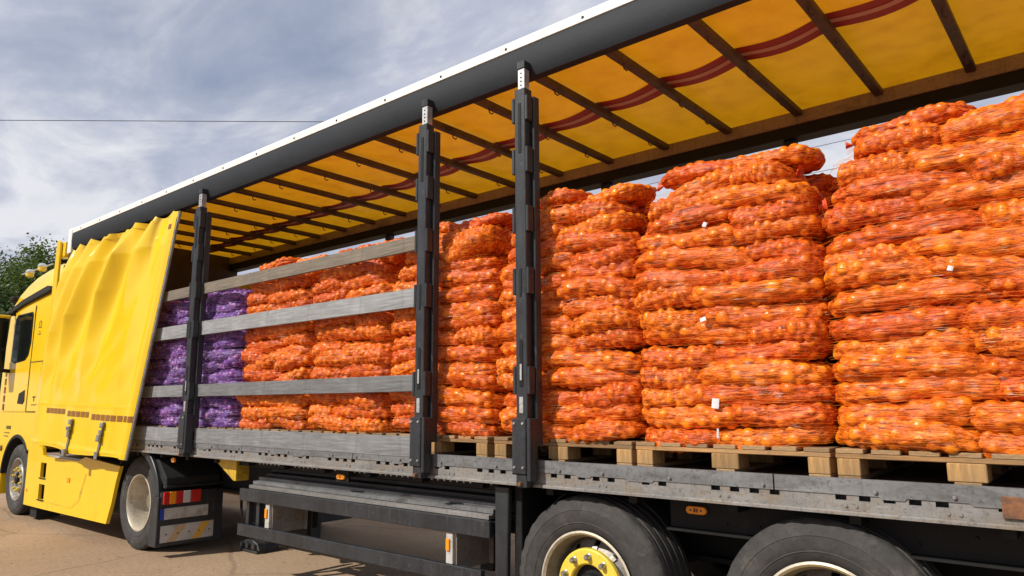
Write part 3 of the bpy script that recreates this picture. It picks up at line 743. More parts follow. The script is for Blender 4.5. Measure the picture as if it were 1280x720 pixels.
MB().box(-6.499, -6.46, 0.101, 0.24, 0.856, 1.057).build('support_bracket', 'bracket_yellow', trailer, bevel=0.004)
MB().box(-6.2, -3.3, 0.60, 0.612, 0.85, 1.06).build('inner_panel', 'chassis_black', trailer)
# spare aluminium side boards lying on the rack
for i, (y0, z0, tilt) in enumerate(((0.085, 0.814, 0.0), (0.125, 0.846, 0.6), (0.185, 0.878, -0.8), (0.25, 0.910, 0.4), (0.32, 0.942, 0.0))):
    pts = []; nrib = 7; w = 0.19
    for q in range(nrib):
        a = w*q/nrib; b_ = w*(q+1)/nrib
        pts += [(a, 0.024), (a+0.006, 0.028), (b_-0.010, 0.028), (b_-0.004, 0.022)]
    poly = [(0, 0)]+pts+[(w, 0.022), (w, 0)]
    o = MB().prism(poly, 0, -1.47, 1.47).build('stored_board', 'dull_alu' if i < 1 else 'black_paint' if i > 2 else 'rail_plate')
    o.location = (-4.72+random.uniform(-.02, .02), y0, z0); o.rotation_euler.z = R(tilt*0.15)
    tag(o, ['grey ribbed spare board lying on the guard bar, lowest of its pile', 'grey ribbed spare board, second up in the pile on the under-trailer rack',
            'dark ribbed spare board, middle of the pile on the under-trailer rack', 'dark ribbed spare board, second from the top in the under-trailer rack',
            'dark ribbed spare board on top of the pile in the under-trailer rack'][i], 'board', 'spare boards stored under the trailer')

# ------------------------------------------------------------------ drawn-back curtain
# fold: s at the top, s at the bottom, height, width, t where it dies out, t where it is strongest
RIDGES = [(0.84, 0.70, .060, .050, .50, .85), (0.70, 0.46, .105, .048, .18, .70), (0.58, 0.40, .050, .030, .55, .85), (0.47, 0.17, .100, .050, .25, .62), (0.36, 0.14, .045, .028, .60, .9), (0.27, 0.03, .075, .045, .05, .55), (0.13, -0.04, .05, .035, .4, .8)]
def curtain_pt(s, t):
    """s 0..1 front to rear, t 0..1 bottom to top"""
    t0 = t; t = min(1.0, max(0.0, t))
    xt = -10.98+3.24*s; xb = -11.02+2.68*s
    e = t
    x = xb+(xt-xb)*e
    z = (1.06-0.09*s)+(3.722-1.06+0.09*s)*t
    ph = s*5.6+0.9*(1-t)*(1-s)*2.0
    bulge = math.sin(math.pi*min(1, max(0, (1-t)*0.9)))
    amp_top = max(0.0, (t-0.72)/0.28)**1.3
    f1 = math.sin(2*math.pi*(s*7.7+0.35*math.sin(6*s+1)-0.5*(1-t))); fine = math.copysign(abs(f1)**0.8, f1)
    env = 1.0
    rid = 0.0
    for st_, sb_, A_, w_, t0_, tm_ in RIDGES:
        A_ *= max(0.0, min(1.0, (t-t0_)/(tm_-t0_)))**1.4*(1-0.35*max(0.0, (t-tm_)/(1-tm_)))
        c_ = sb_+(st_-sb_)*(0.35*t+0.65*t**3.0)
        ds = (s-c_)/(w_*(1.25-0.4*t))
        rid += A_*(math.exp(-abs(ds)**1.5) - 0.35*math.exp(-((ds-1.8)/0.9)**2))
    y = -0.060-1.5*env*rid-0.030*fine*amp_top*(0.4+0.6*max(0.0, math.sin(math.pi*s))**0.5)
    y -= 0.16*(1-t)**1.3*(1-0.65*s)+0.06*bulge
    y -= 0.012*math.sin(2*math.pi*(s*3.0-0.1))*max(0.0, 1-t/0.35)
    y += 0.085*max(0.0, (t-0.86)/0.14)
    for e_ in (0.365, 0.625): y -= 0.016*max(0.0, min(1.0, (s-e_)/0.006))*max(0.0, min(1.0, (0.62-t)/0.3))
    y -= 0.004*math.exp(-((t-0.205)/0.006)**2)+0.006*math.exp(-((t-0.018)/0.008)**2)
    y -= 0.006*math.sin(19*s+9*t)*bulge+0.004*math.sin(31*s-17*t+3*math.sin(9*t))*bulge
    x += 0.03*fine*amp_top
    if s > 0.86:
        k_ = ((s-0.86)/0.14)**0.8; y = y*(1-k_)+k_*(-0.02-0.13*(1-t))
        if s > 0.945: y -= 0.022*math.sin(math.pi*(s-0.945)/0.055)
    z += -0.05*amp_top*abs(math.sin(math.pi*(s*7.3+0.1)))*(t > 0.97)
    z += 0.02*math.sin(s*9)*(t < 0.02)
    z += (t0-t)*2.65
    if t < 0.9 and s < 0.9: y = min(y, -0.045)
    return x, y, z
NS, NTT = 240, 200
vs = [curtain_pt(i/NS, j/NTT) for i in range(NS+1) for j in range(NTT+1)]
fs = [(i*(NTT+1)+j, (i+1)*(NTT+1)+j, (i+1)*(NTT+1)+j+1, i*(NTT+1)+j+1) for i in range(NS) for j in range(NTT)]
b = MB(); b.add(vs, fs)
curtain = b.build('curtain', 'curtain_yellow', trailer, smooth=2.0, fix=False)
def curtain_quad(s0, s1, t0, t1, off, n=3):
    vs = []
    for i in range(n+1):
        for t in (t0, t1):
            p = curtain_pt(s0+(s1-s0)*i/n, t); vs.append((p[0], p[1]-off, p[2]))
    return vs, [(2*i, 2*i+2, 2*i+3, 2*i+1) for i in range(n)]
s = 0.13
gi = 0
while s < 0.985:
    gi += 1
    dt = 0.0 if s < 0.36 else (-0.006 if s < 0.62 else -0.012)
    if not (0.35 < s < 0.375 or 0.61 < s < 0.635):
        q = MB(); q.add(*curtain_quad(s, s+0.036, 0.160+dt, 0.184+dt, 0.004)); q.build('reflector_patch', 'reflector_brown', curtain, fix=False)
    s += 0.0445
for s0 in (0.47, 0.80):
    pth = [curtain_pt(s0-0.02*(1-t_/0.15), t_) for t_ in np.linspace(0.145, -0.02, 8)]
    st = MB()
    vs = []
    for p in pth: vs += [(p[0]-0.026, p[1]-0.012, p[2]), (p[0]+0.026, p[1]-0.012, p[2])]
    st.add(vs, [(2*i, 2*i+1, 2*i+3, 2*i+2) for i in range(7)])
    st = st.build('strap', 'strap_grey', curtain, fix=False)
    for tt, wz in ((0.132, 0.035), (0.104, 0.028), (0.080, 0.045), (0.004, 0.05)):
        p = curtain_pt(s0-0.02*(1-tt/0.15), tt)
        hw_ = random.uniform(0.030, 0.042)
        MB().box(p[0]-hw_, p[0]+hw_, p[1]-random.uniform(.03, .055), p[1]-0.014, p[2]-wz, p[2]+wz*0.7, rot=Matrix.Rotation(R(random.uniform(-12, 12)), 3, 'X')).build('buckle', 'dull_alu', st, bevel=0.006)
# tension pole along the curtain's free edge
pp = [curtain_pt(1.0, t_) for t_ in np.linspace(0.0, 1.0, 12)]
MB().tube([(p[0]+0.022, p[1]+0.012, p[2]) for p in pp], 0.017, 8).build('tension_pole', 'dull_alu', curtain, smooth=True)
q = MB(); q.add(*curtain_quad(0.952, 0.985, 0.915, 0.935, 0.004)); q.build('print_mark', 'reflector_brown', curtain, fix=False)
# far curtain bunched at the front
vs = []; n2 = 60
for i in range(n2+1):
    for j in range(9):
        t = j/8
        vs.append((-10.95+2.95*i/n2+0.02*math.sin(i*1.3+t*4), 2.44+0.035*math.sin(i*0.9+t*2.5), 1.1+2.55*t))
b = MB(); b.add(vs, [(i*9+j, (i+1)*9+j, (i+1)*9+j+1, i*9+j+1) for i in range(n2) for j in range(8)])
b.build('far_curtain', 'curtain_yellow', trailer, smooth=2.0, fix=False)

# ------------------------------------------------------------------ tractor unit
def at(u, v, y):
    """point where the photograph's pixel meets the upright plane at depth y"""
    d = fw+rt*((u-640)/F_PX)+up*((360-v)/F_PX)
    return Vector((0, -CAM_D, CAM_H))+d*((y+CAM_D)/d.y)
truck = thing('truck_tractor', 'yellow tractor unit with sleeper cab coupled to the trailer', 'truck', (0, 0, 0))
def rring(z, x0, x1, y0, y1, r, n=6):
    p = []
    for cx_, cy_, a0 in ((x1-r, y1-r, 0), (x0+r, y1-r, 90), (x0+r, y0+r, 180), (x1-r, y0+r, 270)):
        for k in range(n+1):
            a = R(a0+90*k/n); p.append((cx_+r*math.cos(a), cy_+r*math.sin(a), z))
    return p
rings = [(1.47, -13.70, -11.56, .03, 2.47, .06), (2.2, -13.68, -11.56, .03, 2.47, .08), (2.95, -13.60, -11.56, .035, 2.465, .10), (3.15, -13.54, -11.56, .05, 2.45, .12),
         (3.30, -13.44, -11.56, .085, 2.415, .14), (3.43, -13.24, -11.56, .12, 2.38, .16), (3.54, -12.98, -11.56, .155, 2.345, .18), (3.62, -12.68, -11.56, .20, 2.30, .2), (3.68, -12.30, -11.56, .25, 2.25, .2), (3.72, -12.0, -11.56, .33, 2.17, .2)]
b = MB(); n = None
for rg in rings:
    p = rring(*rg); n = len(p); b.v += p
for i in range(len(rings)-1):
    for k in range(n): b.f.append((i*n+k, i*n+(k+1) % n, (i+1)*n+(k+1) % n, (i+1)*n+k))
b.f += [tuple(reversed(range(n))), tuple(range((len(rings)-1)*n, len(rings)*n))]
b.mi = [0]*len(b.f)
cab = b.build('cab', 'truck_yellow', truck, smooth=0.7)
FX, FZ = -12.56, 0.505
def low_poly(r0):
    return [(-13.72, 0.62), (-13.72, 1.468), (-11.60, 1.468), (-11.60, 1.06), (FX+0.68, 0.98)]+arc(FX, FZ, r0, R(42), R(172), 20)+[(-13.3, 0.62)]
MB().prism(low_poly(0.64), 1, 0.028, 0.42).build('wheel_arch', 'truck_yellow', truck, bevel=0.006)
MB().prism(low_poly(0.64), 1, 2.08, 2.472).build('wheel_arch', 'truck_yellow', truck, bevel=0.006)
MB().prism(arc(FX, FZ, 0.645, R(40), R(175), 24)+list(reversed(arc(FX, FZ, 0.60, R(40), R(175), 24))), 1, 0.018, 0.45).build('arch_liner', 'rubber_black', truck, bevel=0.004)
MB().box(-13.72, -13.2, 0.025, 2.475, 0.25, 0.618).build('bumper', 'truck_yellow', truck, bevel=0.03, segs=3)
MB().lathe([(0, -0.02), (0.035, -0.015), (0.045, 0.0)], (-13.26, 0.022, 0.93), 1, 12).build('side_indicator', 'rust', truck, smooth=True)
# fin behind the cab
MB().prism([(-11.70, 1.10), (-11.64, 3.92), (-11.57, 3.935), (-11.50, 3.90), (-11.47, 1.10)], 1, 0.012, 0.045).build('side_fin', 'truck_yellow', truck, bevel=0.006)
MB().prism([(-11.70, 1.10), (-11.64, 3.92), (-11.57, 3.935), (-11.50, 3.90), (-11.47, 1.10)], 1, 2.455, 2.488).build('side_fin', 'truck_yellow', truck, bevel=0.006)
MB().box(-11.60, -11.40, 0.05, 0.50, 3.68, 3.90).build('roof_deflector', 'truck_yellow', truck, bevel=0.02, segs=2)
for z in (3.60, 3.18): MB().box(-11.555, -11.50, 0.05, 2.4, z, z+0.05).build('rear_seal', 'rubber_black', cab)
MB().box(-11.553, -11.545, 0.10, 2.38, 1.5, 3.58).build('rear_wall', 'truck_yellow', cab)
# door: panel seams, glass, handle, marks
door = MB().prism([(-13.32, 1.482), (-13.34, 2.24), (-12.328, 2.24), (-12.328, 1.482)], 1, 0.0215, 0.0285).build('door', 'truck_yellow', truck, bevel=0.003)
gl = MB().prism([(-13.225, 2.265), (-13.175, 2.91), (-13.09, 2.965), (-12.45, 2.965), (-12.41, 2.93), (-12.39, 2.505), (-12.455, 2.315), (-12.605, 2.232), (-13.05, 2.21)], 1, 0.020, 0.0335).build('window_gasket', 'chassis_black', door)
MB().prism([(-13.20, 2.28), (-13.15, 2.90), (-13.08, 2.945), (-12.46, 2.945), (-12.43, 2.92), (-12.41, 2.51), (-12.47, 2.33), (-12.61, 2.25), (-13.05, 2.23)], 1, 0.016, 0.0195).build('window', 'window_glass', door)
MB().prism([(-12.70, 1.60), (-12.66, 1.75), (-12.42, 1.80), (-12.40, 1.64), (-12.46, 1.59)], 1, 0.012, 0.0212).build('handle', 'rubber_black', door, bevel=0.006)
for nm, (x0, x1, z0, z1) in (('door_seam', (-12.327, -12.311, 1.48, 3.05)), ('hatch_seam', (-12.29, -11.74, 2.195, 2.207)), ('sill_seam', (-12.30, -11.72, 1.474, 1.488))):
    MB().box(x0, x1, 0.026, 0.034, z0, z1).build(nm, 'rubber_black', cab)
MB().box(-11.78, -11.755, 0.022, 0.033, 1.80, 2.18).build('hatch_slot', 'rubber_black', cab, bevel=0.004)
# small marks: outline emblem on the sleeper side and a T-shaped lock mark
e = MB()
e.box(-12.12, -12.00, 0.0265, 0.0292, 2.70, 2.712); e.box(-12.12, -12.00, 0.0265, 0.0292, 2.60, 2.612)
e.box(-12.085, -12.035, 0.0265, 0.0292, 2.635, 2.645); e.box(-12.02, -12.01, 0.0265, 0.0292, 2.72, 2.79); e.box(-12.09, -12.02, 0.0265, 0.0292, 2.79, 2.80); e.box(-12.10, -12.09, 0.0265, 0.0292, 2.72, 2.79)
e.build('emblem', 'decal_dark', cab)
e = MB(); e.box(-12.08, -11.96, 0.0245, 0.0285, 1.685, 1.70); e.box(-12.03, -12.01, 0.0245, 0.0285, 1.63, 1.684); e.box(-12.12, -11.86, 0.0255, 0.0285, 1.575, 1.585)
e.build('lock_mark', 'rubber_black', cab)
e = MB()
for q in range(4): e.box(-13.12+q*0.055, -13.08+q*0.055, 0.022, 0.0275, 1.22, 1.27)
e.box(-13.2, -12.95, 0.022, 0.0275, 1.16, 1.172); e.box(-13.2, -13.0, 0.022, 0.0275, 1.11, 1.122)
e.build('number_mark', 'decal_dark', truck)
for q in range(5): MB().box(-13.40, -13.345, 0.014, 0.024, 1.50+q*0.13, 1.60+q*0.13).build('reflector_patch', 'reflector_brown', truck)
MB().prism([(-13.50, 3.00), (-13.50, 3.08), (-12.9, 3.19), (-11.84, 3.30), (-11.72, 3.22), (-11.80, 3.20), (-12.9, 3.10)], 1, 0.0, 0.09).build('gutter_strip', 'rubber_black', truck, bevel=0.008)
MB().box(-13.52, -13.40, -0.01, 0.12, 3.22, 3.30).build('roof_step', 'rubber_black', truck, bevel=0.02)
# mirror
mir = MB(); mir.box(-13.32, -13.10, -0.40, -0.085, 2.12, 2.90)
mir = mir.build('mirror', 'rubber_black', truck, bevel=0.03, segs=3)
MB().box(-13.34, -13.075, -0.42, -0.075, 2.905, 2.955).build('mirror_cap', 'truck_yellow', mir, bevel=0.012)
MB().box(-13.098, -13.09, -0.37, -0.115, 2.45, 2.86).build('mirror_glass', 'window_glass', mir, bevel=0.003)
MB().box(-13.098, -13.09, -0.37, -0.115, 2.16, 2.40).build('mirror_glass', 'window_glass', mir, bevel=0.003)
MB().tube([(-13.25, -0.2, 2.93), (-13.3, 0.0, 3.0), (-13.35, 0.12, 3.0)], 0.03, 8).build('mirror_arm', 'rubber_black', mir)
MB().tube([(-13.2, -0.2, 2.12), (-13.25, 0.02, 2.10), (-13.3, 0.1, 2.15)], 0.03, 8).build('mirror_arm', 'rubber_black', mir)
# roof lamps
bar = MB().tube([at(28, 343, .45), at(66, 330, .45)], 0.014, 6).build('lamp_bar', 'silver_plastic', truck)
for u, v in ((37.5, 341), (53, 333.5)):
    p = at(u, v, .42)
    l = MB().lathe([(0.0, 0.06), (0.04, 0.055), (0.066, 0.03), (0.07, 0.0), (0.065, -0.01)], p, 2, 16).build('roof_lamp', 'silver_plastic', truck, smooth=True)
    MB().lathe([(0.064, -0.01), (0.062, -0.06), (0.045, -0.075), (0.0, -0.075)], p, 2, 16).build('lens', 'hub_yellow', l, smooth=True)
# side skirt
SK = 'truck_yellow'
sk = MB()
sk.prism([(-12.00, 0.20), (-12.00, 1.02), (-11.62, 1.03), (-11.44, 1.0), (-11.44, 0.20)], 1, 0.02, 0.06)
sk.prism([(-11.44, 0.20), (-11.44, 0.315), (-11.22, 0.315), (-11.22, 0.20)], 1, 0.02, 0.06)
sk.prism([(-11.44, 0.515), (-11.44, 0.60), (-11.22, 0.60), (-11.22, 0.515)], 1, 0.02, 0.06)
sk.prism([(-11.44, 0.80), (-11.44, 1.0), (-11.38, 0.90), (-11.22, 0.88), (-11.22, 0.80)], 1, 0.02, 0.06)
sk.prism([(-11.22, 0.20), (-11.22, 0.88), (-10.1, 0.88), (-9.9, 0.935), (-8.86, 0.875), (-8.94, 0.70), (-9.02, 0.45), (-9.13, 0.215)], 1, 0.02, 0.06)
skirt = sk.build('side_skirt', SK, truck)
MB().prism([(-11.20, 0.30), (-11.20, 0.302), (-10.25, 0.305), (-10.02, 0.42), (-9.85, 0.74), (-9.80, 0.74), (-9.97, 0.40), (-10.22, 0.288)], 1, 0.0185, 0.022).build('skirt_crease', 'bracket_yellow', skirt)
for z in (0.315, 0.60):
    MB().box(-11.46, -11.20, 0.08, 0.09, z-0.02, z+0.22).build('step_recess', 'rubber_black', skirt)
    MB().box(-11.45, -11.21, 0.005, 0.075, z-0.012, z-0.001).build('step_edge', 'rubber_black', skirt)
MB().box(-10.42, -10.33, 0.010, 0.0195, 0.60, 0.66).build('side_marker', 'orange_lens', skirt, bevel=0.003)
MB().box(-11.93, -11.89, 0.012, 0.0195, 0.38, 0.42).build('side_marker', 'orange_lens', skirt, bevel=0.003)
MB().box(-11.60, -9.3, 0.10, 0.62, 0.28, 0.868).build('fuel_tank', 'dull_alu', truck, bevel=0.06, segs=3)
MB().box(-11.42, -10.15, 0.065, 0.55, 0.872, 0.90).build('tank_step', 'galvanised', truck, bevel=0.006)
MB().box(-11.95, -11.70, 0.10, 0.40, 0.03, 0.30).build('mud_flap', 'rubber_black', truck)
MB().box(-12.0, -9.15, 2.44, 2.48, 0.20, 0.90).build('side_skirt', SK, truck)
# chassis and cab-back details
for y in (0.82, 1.62): MB().box(-13.2, -7.62, y, y+0.08, 0.66, 0.94).build('chassis_beam', 'chassis_black', truck)
MB().lathe([(0.0, 0.05), (0.50, 0.05), (0.52, 0.0), (0.0, -0.02)], (-8.9, 1.25, 1.0), 2, 30).build('coupling_plate', 'under_dark', truck)
# wheels
drive_rim = MB().lathe([(0.292, -0.118), (0.306, -0.125), (0.308, -0.133), (0.293, -0.136), (0.278, -0.12), (0.268, -0.06), (0.258, 0.05), (0.245, 0.085)], (0, 0, 0), 1, 64).mesh('rim', 'rim_cream', smooth=0.6)
front_rim = MB().lathe([(0.292, -0.118), (0.306, -0.125), (0.308, -0.133), (0.293, -0.136), (0.276, -0.11), (0.262, -0.06), (0.235, -0.055), (0.19, -0.11), (0.125, -0.125), (0.105, -0.12), (0.10, -0.06), (0.0, -0.06)], (0, 0, 0), 1, 64).mesh('rim', 'rim_steel', smooth=0.6)
front_hub = MB().lathe([(0.0, -0.15), (0.05, -0.148), (0.062, -0.135), (0.066, -0.062)], (0, 0, 0), 1, 24).mesh('hub_cap', 'chassis_black', smooth=0.6)
drive_hub = MB().lathe([(0.0, -0.01), (0.085, -0.008), (0.10, 0.01), (0.11, 0.07), (0.135, 0.085), (0.15, 0.12), (0.24, 0.10), (0.246, 0.083)], (0, 0, 0), 1, 24).mesh('hub_cap', 'rim_dirty', smooth=0.6)
cap_nut = MB().lathe([(0.0, -0.035), (0.012, -0.032), (0.018, -0.018), (0.019, 0.0)], (0, 0, 0), 1, 10).mesh('wheel_nut', 'hub_yellow', smooth=0.6)
def truck_wheel(x, y, front, flip=False):
    w = obj('wheel', front_rim if front else drive_rim, truck, (x, y, 0.502), (0, random.uniform(0, 6), math.pi if flip else 0))
    obj('tyre', TY_TK, w)
    obj('hub_cap', front_hub if front else drive_hub, w)
    if not flip:
        for k in range(10):
            a = 2*math.pi*k/10
            if front: obj('wheel_nut', cap_nut, w, (0.157*math.cos(a), -0.118, 0.157*math.sin(a)))
    return w
truck_wheel(FX, 0.20, True); truck_wheel(FX, 2.30, True, True)
DX = -8.46
truck_wheel(DX, 0.215, False); obj('tyre', TY_TK, truck, (DX, 0.55, 0.502)); truck_wheel(DX, 2.285, False, True)
# drive-wheel mudguard with rear panel
def guard(r0, r1, a0, a1, y0, y1, nm, mt): return MB().prism(arc(DX, 0.50, r1, a0, a1, 26)+list(reversed(arc(DX, 0.50, r0, a0, a1, 26))), 1, y0, y1).build(nm, mt, truck, bevel=0.006)
guard(0.585, 0.615, R(-28), R(100), 0.035, 0.68, 'mudguard', 'rubber_black')
guard(0.545, 0.63, R(-24), R(78), 0.02, 0.07, 'mudguard_lip', 'post_paint')
guard(0.585, 0.615, R(100), R(172), 0.035, 0.68, 'mudguard', 'rubber_black')
PX = -7.80
m = MB(); m.box(PX, PX+0.03, 0.015, 0.70, 0.115, 0.66); m.box(PX-0.14, PX+0.03, -0.012, 0.014, 0.115, 0.62)
pan = m.build('rear_panel', 'post_paint', truck, bevel=0.006)
MB().prism([(PX-0.30, 0.985), (PX-0.20, 0.995), (PX+0.02, 0.80), (PX+0.03, 0.70), (PX-0.02, 0.70)], 1, 0.06, 0.66).build('panel_hood', 'rubber_black', pan, bevel=0.01)
MB().box(PX-0.02, PX+0.05, 0.05, 0.70, 0.70, 0.725).build('panel_shelf', 'rubber_black', pan, bevel=0.006)
tl = MB().box(PX+0.031, PX+0.05, 0.02, 0.43, 0.535, 0.675).build('tail_light', 'rubber_black', pan, bevel=0.004)
for y0, y1, mt in ((0.025, 0.085, 'red_lens'), (0.087, 0.155, 'orange_lens'), (0.157, 0.23, 'red_lens'), (0.232, 0.31, 'clear_lens'), (0.312, 0.425, 'red_lens')):
    MB().box(PX+0.0505, PX+0.075, y0, y1, 0.542, 0.668).build('lens', mt, tl, bevel=0.006)
npl = MB().box(PX+0.031, PX+0.040, 0.055, 0.53, 0.385, 0.50).build('number_plate', 'plate_white', pan, bevel=0.002)
MB().box(PX+0.031, PX+0.041, 0.018, 0.054, 0.385, 0.50).build('plate_strip', 'plate_blue', npl)
mb_ = MB().box(PX+0.031, PX+0.038, 0.03, 0.60, 0.155, 0.325).build('marker_board', 'plate_white', pan, bevel=0.002)
for y0, mt in ((0.10, 'board_fade'), (0.36, 'board_amber')):
    MB().prism([(y0, 0.158), (y0+0.09, 0.158), (y0+0.20, 0.322), (y0+0.11, 0.322)], 0, PX+0.0385, PX+0.040).build('board_stripe', mt, mb_)
for y in (0.09, 0.21, 0.33, 0.44, 0.55): MB().lathe([(0.0, 0.006), (0.008, 0.006), (0.009, 0.0)], (PX+0.038, y, 0.235), 0, 8).build('board_screw', 'rust', mb_)
MB().box(PX-0.02, PX+0.03, 1.80, 2.485, 0.115, 0.66).build('rear_panel', 'post_paint', truck, bevel=0.006)

# ------------------------------------------------------------------ sacks of onions
def smooth_noise(n, k): return np.interp(np.linspace(0, 1, n), np.linspace(0, 1, k), rng.normal(0, 1, k))
def sack_mesh(seed, nu=92, nv=100, a=0.285, b=0.205, c=0.058, onions=True):
    rg = np.random.default_rng(seed)
    u = np.linspace(-1, 1, nu)
    u = np.sign(u)*np.abs(u)**0.85
    th = np.linspace(0, 2*np.pi, nv, endpoint=False)
    w = np.clip(1-np.abs(u)**4.2, 0, 1)**0.5
    w = np.maximum(w, 0.04)
    k1, k2 = rg.uniform(0, 6, 2)
    ww = w*(1+0.07*np.sin(u*3.0+k1)); wz = w*(1+0.10*np.sin(u*4.1+k2))
    ct, st = np.cos(th), np.sin(th)
    ey = np.sign(ct)*np.abs(ct)**0.52; ez = np.sign(st)*np.abs(st)**0.78
    X = np.repeat((a*u)[:, None], nv, 1)
    Y = b*ww[:, None]*ey[None, :]
    Z = c*wz[:, None]*ez[None, :]+(0.012*np.sin(u*2.2+k1))[:, None]
    Pt = np.stack([X, Y, Z], -1)
    du = np.gradient(Pt, axis=0); dv = (np.roll(Pt, -1, 1)-np.roll(Pt, 1, 1))/2
    N = np.cross(du, dv); N /= np.linalg.norm(N, axis=-1, keepdims=True)+1e-9
    # N should point outwards
    if (N[nu//2, 0]*np.array([0, 1, 0])).sum() < 0: N = -N
    bulb = np.zeros((nu, nv))
    if onions:
        flat = Pt.reshape(-1, 3); nf = N.reshape(-1, 3)
        area = np.linalg.norm(np.cross(du, dv), axis=-1).ravel()
        area = area*(np.abs(X.ravel()) < a*0.95)
        cand = rg.choice(len(flat), 3200, p=area/area.sum())
        cs, rs, ns = [], [], []
        for ci in cand:
            r = rg.uniform(0.025, 0.037)
            if cs and np.min(np.linalg.norm(np.array(cs)-flat[ci], axis=1)-(np.array(rs)+r)*0.86) < 0: continue
            cs.append(flat[ci]); rs.append(r); ns.append(nf[ci])
        cs = np.array(cs); rs = np.array(rs)
        push = rg.uniform(-0.006, 0.005, len(rs))
        disp = np.full(len(flat), 0.0)
        acc = np.zeros(len(flat)); KK = 230.0
        for cc, r, pu in zip(cs, rs, push):
            d2 = ((flat-cc)**2).sum(1)
            msk = d2 < (r*1.25)**2
            h = np.sqrt(np.maximum(r*r*1.10-d2[msk], 0))-r*0.73+pu
            acc[msk] += np.exp(KK*h)
        floor = -0.0020
        acc += math.exp(KK*floor)
        disp = np.log(acc)/KK
        endf = np.clip((1-np.abs(u))/0.10, 0, 1)
        disp = disp.reshape(nu, nv)*endf[:, None]
        bulb = np.clip((disp-floor-0.002)/0.011, 0, 1)
        # slack net: low folds running along the sack
        fold = 0.0022*np.sin(th[None, :]*rg.integers(9, 14)+u[:, None]*rg.uniform(3, 9)+rg.uniform(0, 6))*(1-bulb)
        Pt = Pt+N*(disp+fold)[..., None]
    verts = Pt.reshape(-1, 3)
    i, j = np.meshgrid(np.arange(nu-1), np.arange(nv), indexing='ij')
    j2 = (j+1) % nv
    q = np.stack([i*nv+j, (i+1)*nv+j, (i+1)*nv+j2, i*nv+j2], -1).reshape(-1, 4)
    return verts, q, bulb.ravel()
def np_mesh(name, verts, quads, mats, bulb=None, smooth=True):
    me = bpy.data.meshes.new(name)
    me.vertices.add(len(verts)); me.vertices.foreach_set('co', np.ascontiguousarray(verts, dtype=np.float32).ravel())
    me.loops.add(quads.size); me.loops.foreach_set('vertex_index', np.ascontiguousarray(quads, dtype=np.int32).ravel())
    nq = len(quads); k = quads.shape[1]
    me.polygons.add(nq); me.polygons.foreach_set('loop_start', np.arange(0, nq*k, k, dtype=np.int32))
    try: me.polygons.foreach_set('loop_total', np.full(nq, k, dtype=np.int32))
    except Exception: pass
    if smooth: me.polygons.foreach_set('use_smooth', np.ones(nq, dtype=bool))
    for m in mats: me.materials.append(MAT[m])
    if bulb is not None:
        at_ = me.attributes.new('bulb', 'FLOAT', 'POINT'); at_.data.foreach_set('value', bulb.astype(np.float32))
    me.update(calc_edges=True); me.validate()
    return me
NVAR = 12
SV = [sack_mesh(100+i) for i in range(NVAR)]
SM = {c: [np_mesh('onion_sack', v, q, ['sack_'+c], bl) for v, q, bl in SV] for c in ('orange', 'purple')}
def tuft_mesh(seed, mat):
    """gathered and tied end of the net, flaring out"""
    rg = random.Random(seed); m = MB(); n = 14; rows = [(0.0, 0.022), (0.014, 0.011), (0.022, 0.010), (0.045, 0.020), (0.075, 0.034)]
    vs = []
    for h, r in rows:
        for k in range(n):
            a = 2*math.pi*k/n; rr = r*(1+0.45*rg.uniform(-1, 1)*(h > 0.03))
            vs.append((h+(rg.uniform(-.012, .012) if h > 0.05 else 0), rr*math.cos(a)*1.5, rr*math.sin(a)*0.55))
    m.add(vs, [(i*n+k, (i+1)*n+k, (i+1)*n+(k+1) % n, i*n+(k+1) % n) for i in range(len(rows)-1) for k in range(n)])
    return m.mesh('tied_end', mat, smooth=2.0, fix=False)
TUFT = {c: [tuft_mesh(s, 'tuft_'+c) for s in range(4)] for c in ('orange', 'purple')}
ORD = ['zero', 'first', 'second', 'third', 'fourth', 'fifth', 'sixth', 'seventh', 'eighth', 'ninth', 'tenth', 'eleventh', 'twelfth', 'thirteenth', 'fourteenth', 'fifteenth', 'sixteenth']
def mat4(loc, rx, ry, rz, sx, sy, sz):
    return Matrix.Translation(loc) @ Matrix.Rotation(rz, 4, 'Z') @ Matrix.Rotation(ry, 4, 'Y') @ Matrix.Rotation(rx, 4, 'X') @ Matrix.Diagonal((sx, sy, sz, 1))

# stacks: x range, colour, layers, description
PITCH_X = 1.085
STK = []
x1 = 0.0
edges = [1.085, 0.0, -1.085, -2.14, -3.225, -4.335, -5.40, -6.545, -7.56, -8.64]
for k in range(len(edges)-1):
    STK.append([edges[k+1], edges[k], 'orange' if k < 7 else 'purple'])
def stack_phrase(i):
    if i == 8: return 'purple stack by yellow curtain'
    if i == 7: return 'purple stack beside orange sacks'
    return ORD[7-i]+' orange stack from purple onions'
LAYERS = [14, 14, 14, 14, 14, 14, 14, 14, 13]
Z0 = 1.343
front_pts = {}
tags = []
HF_DX = 0.006
def add_sack(i, colr, Mx, label, tuft_side=None):
    vi = random.randrange(NVAR)
    o = bpy.data.objects.new('onion_sack', SM[colr][vi]); COL.objects.link(o); o.matrix_world = Mx
    tag(o, label, 'sack', 'orange net sacks of onions on pallets' if colr == 'orange' else 'purple net sacks of onions on pallets')
    if tuft_side is not None:
        t = bpy.data.objects.new('tied_end', random.choice(TUFT[colr])); COL.objects.link(t)
        t.parent = o
        t.location = (0.280*tuft_side, 0, 0.0); t.scale = (0.75, 0.6, 0.8)
        t.rotation_euler = (random.uniform(0, 6), random.uniform(-.3, .3), (0 if tuft_side > 0 else math.pi)+random.uniform(-.3, .3))
    Mn = np.array(Mx); P_ = SV[vi][0] @ Mn[:3, :3].T+Mn[:3, 3]
    front_pts.setdefault(i, []).append(P_)
    return o
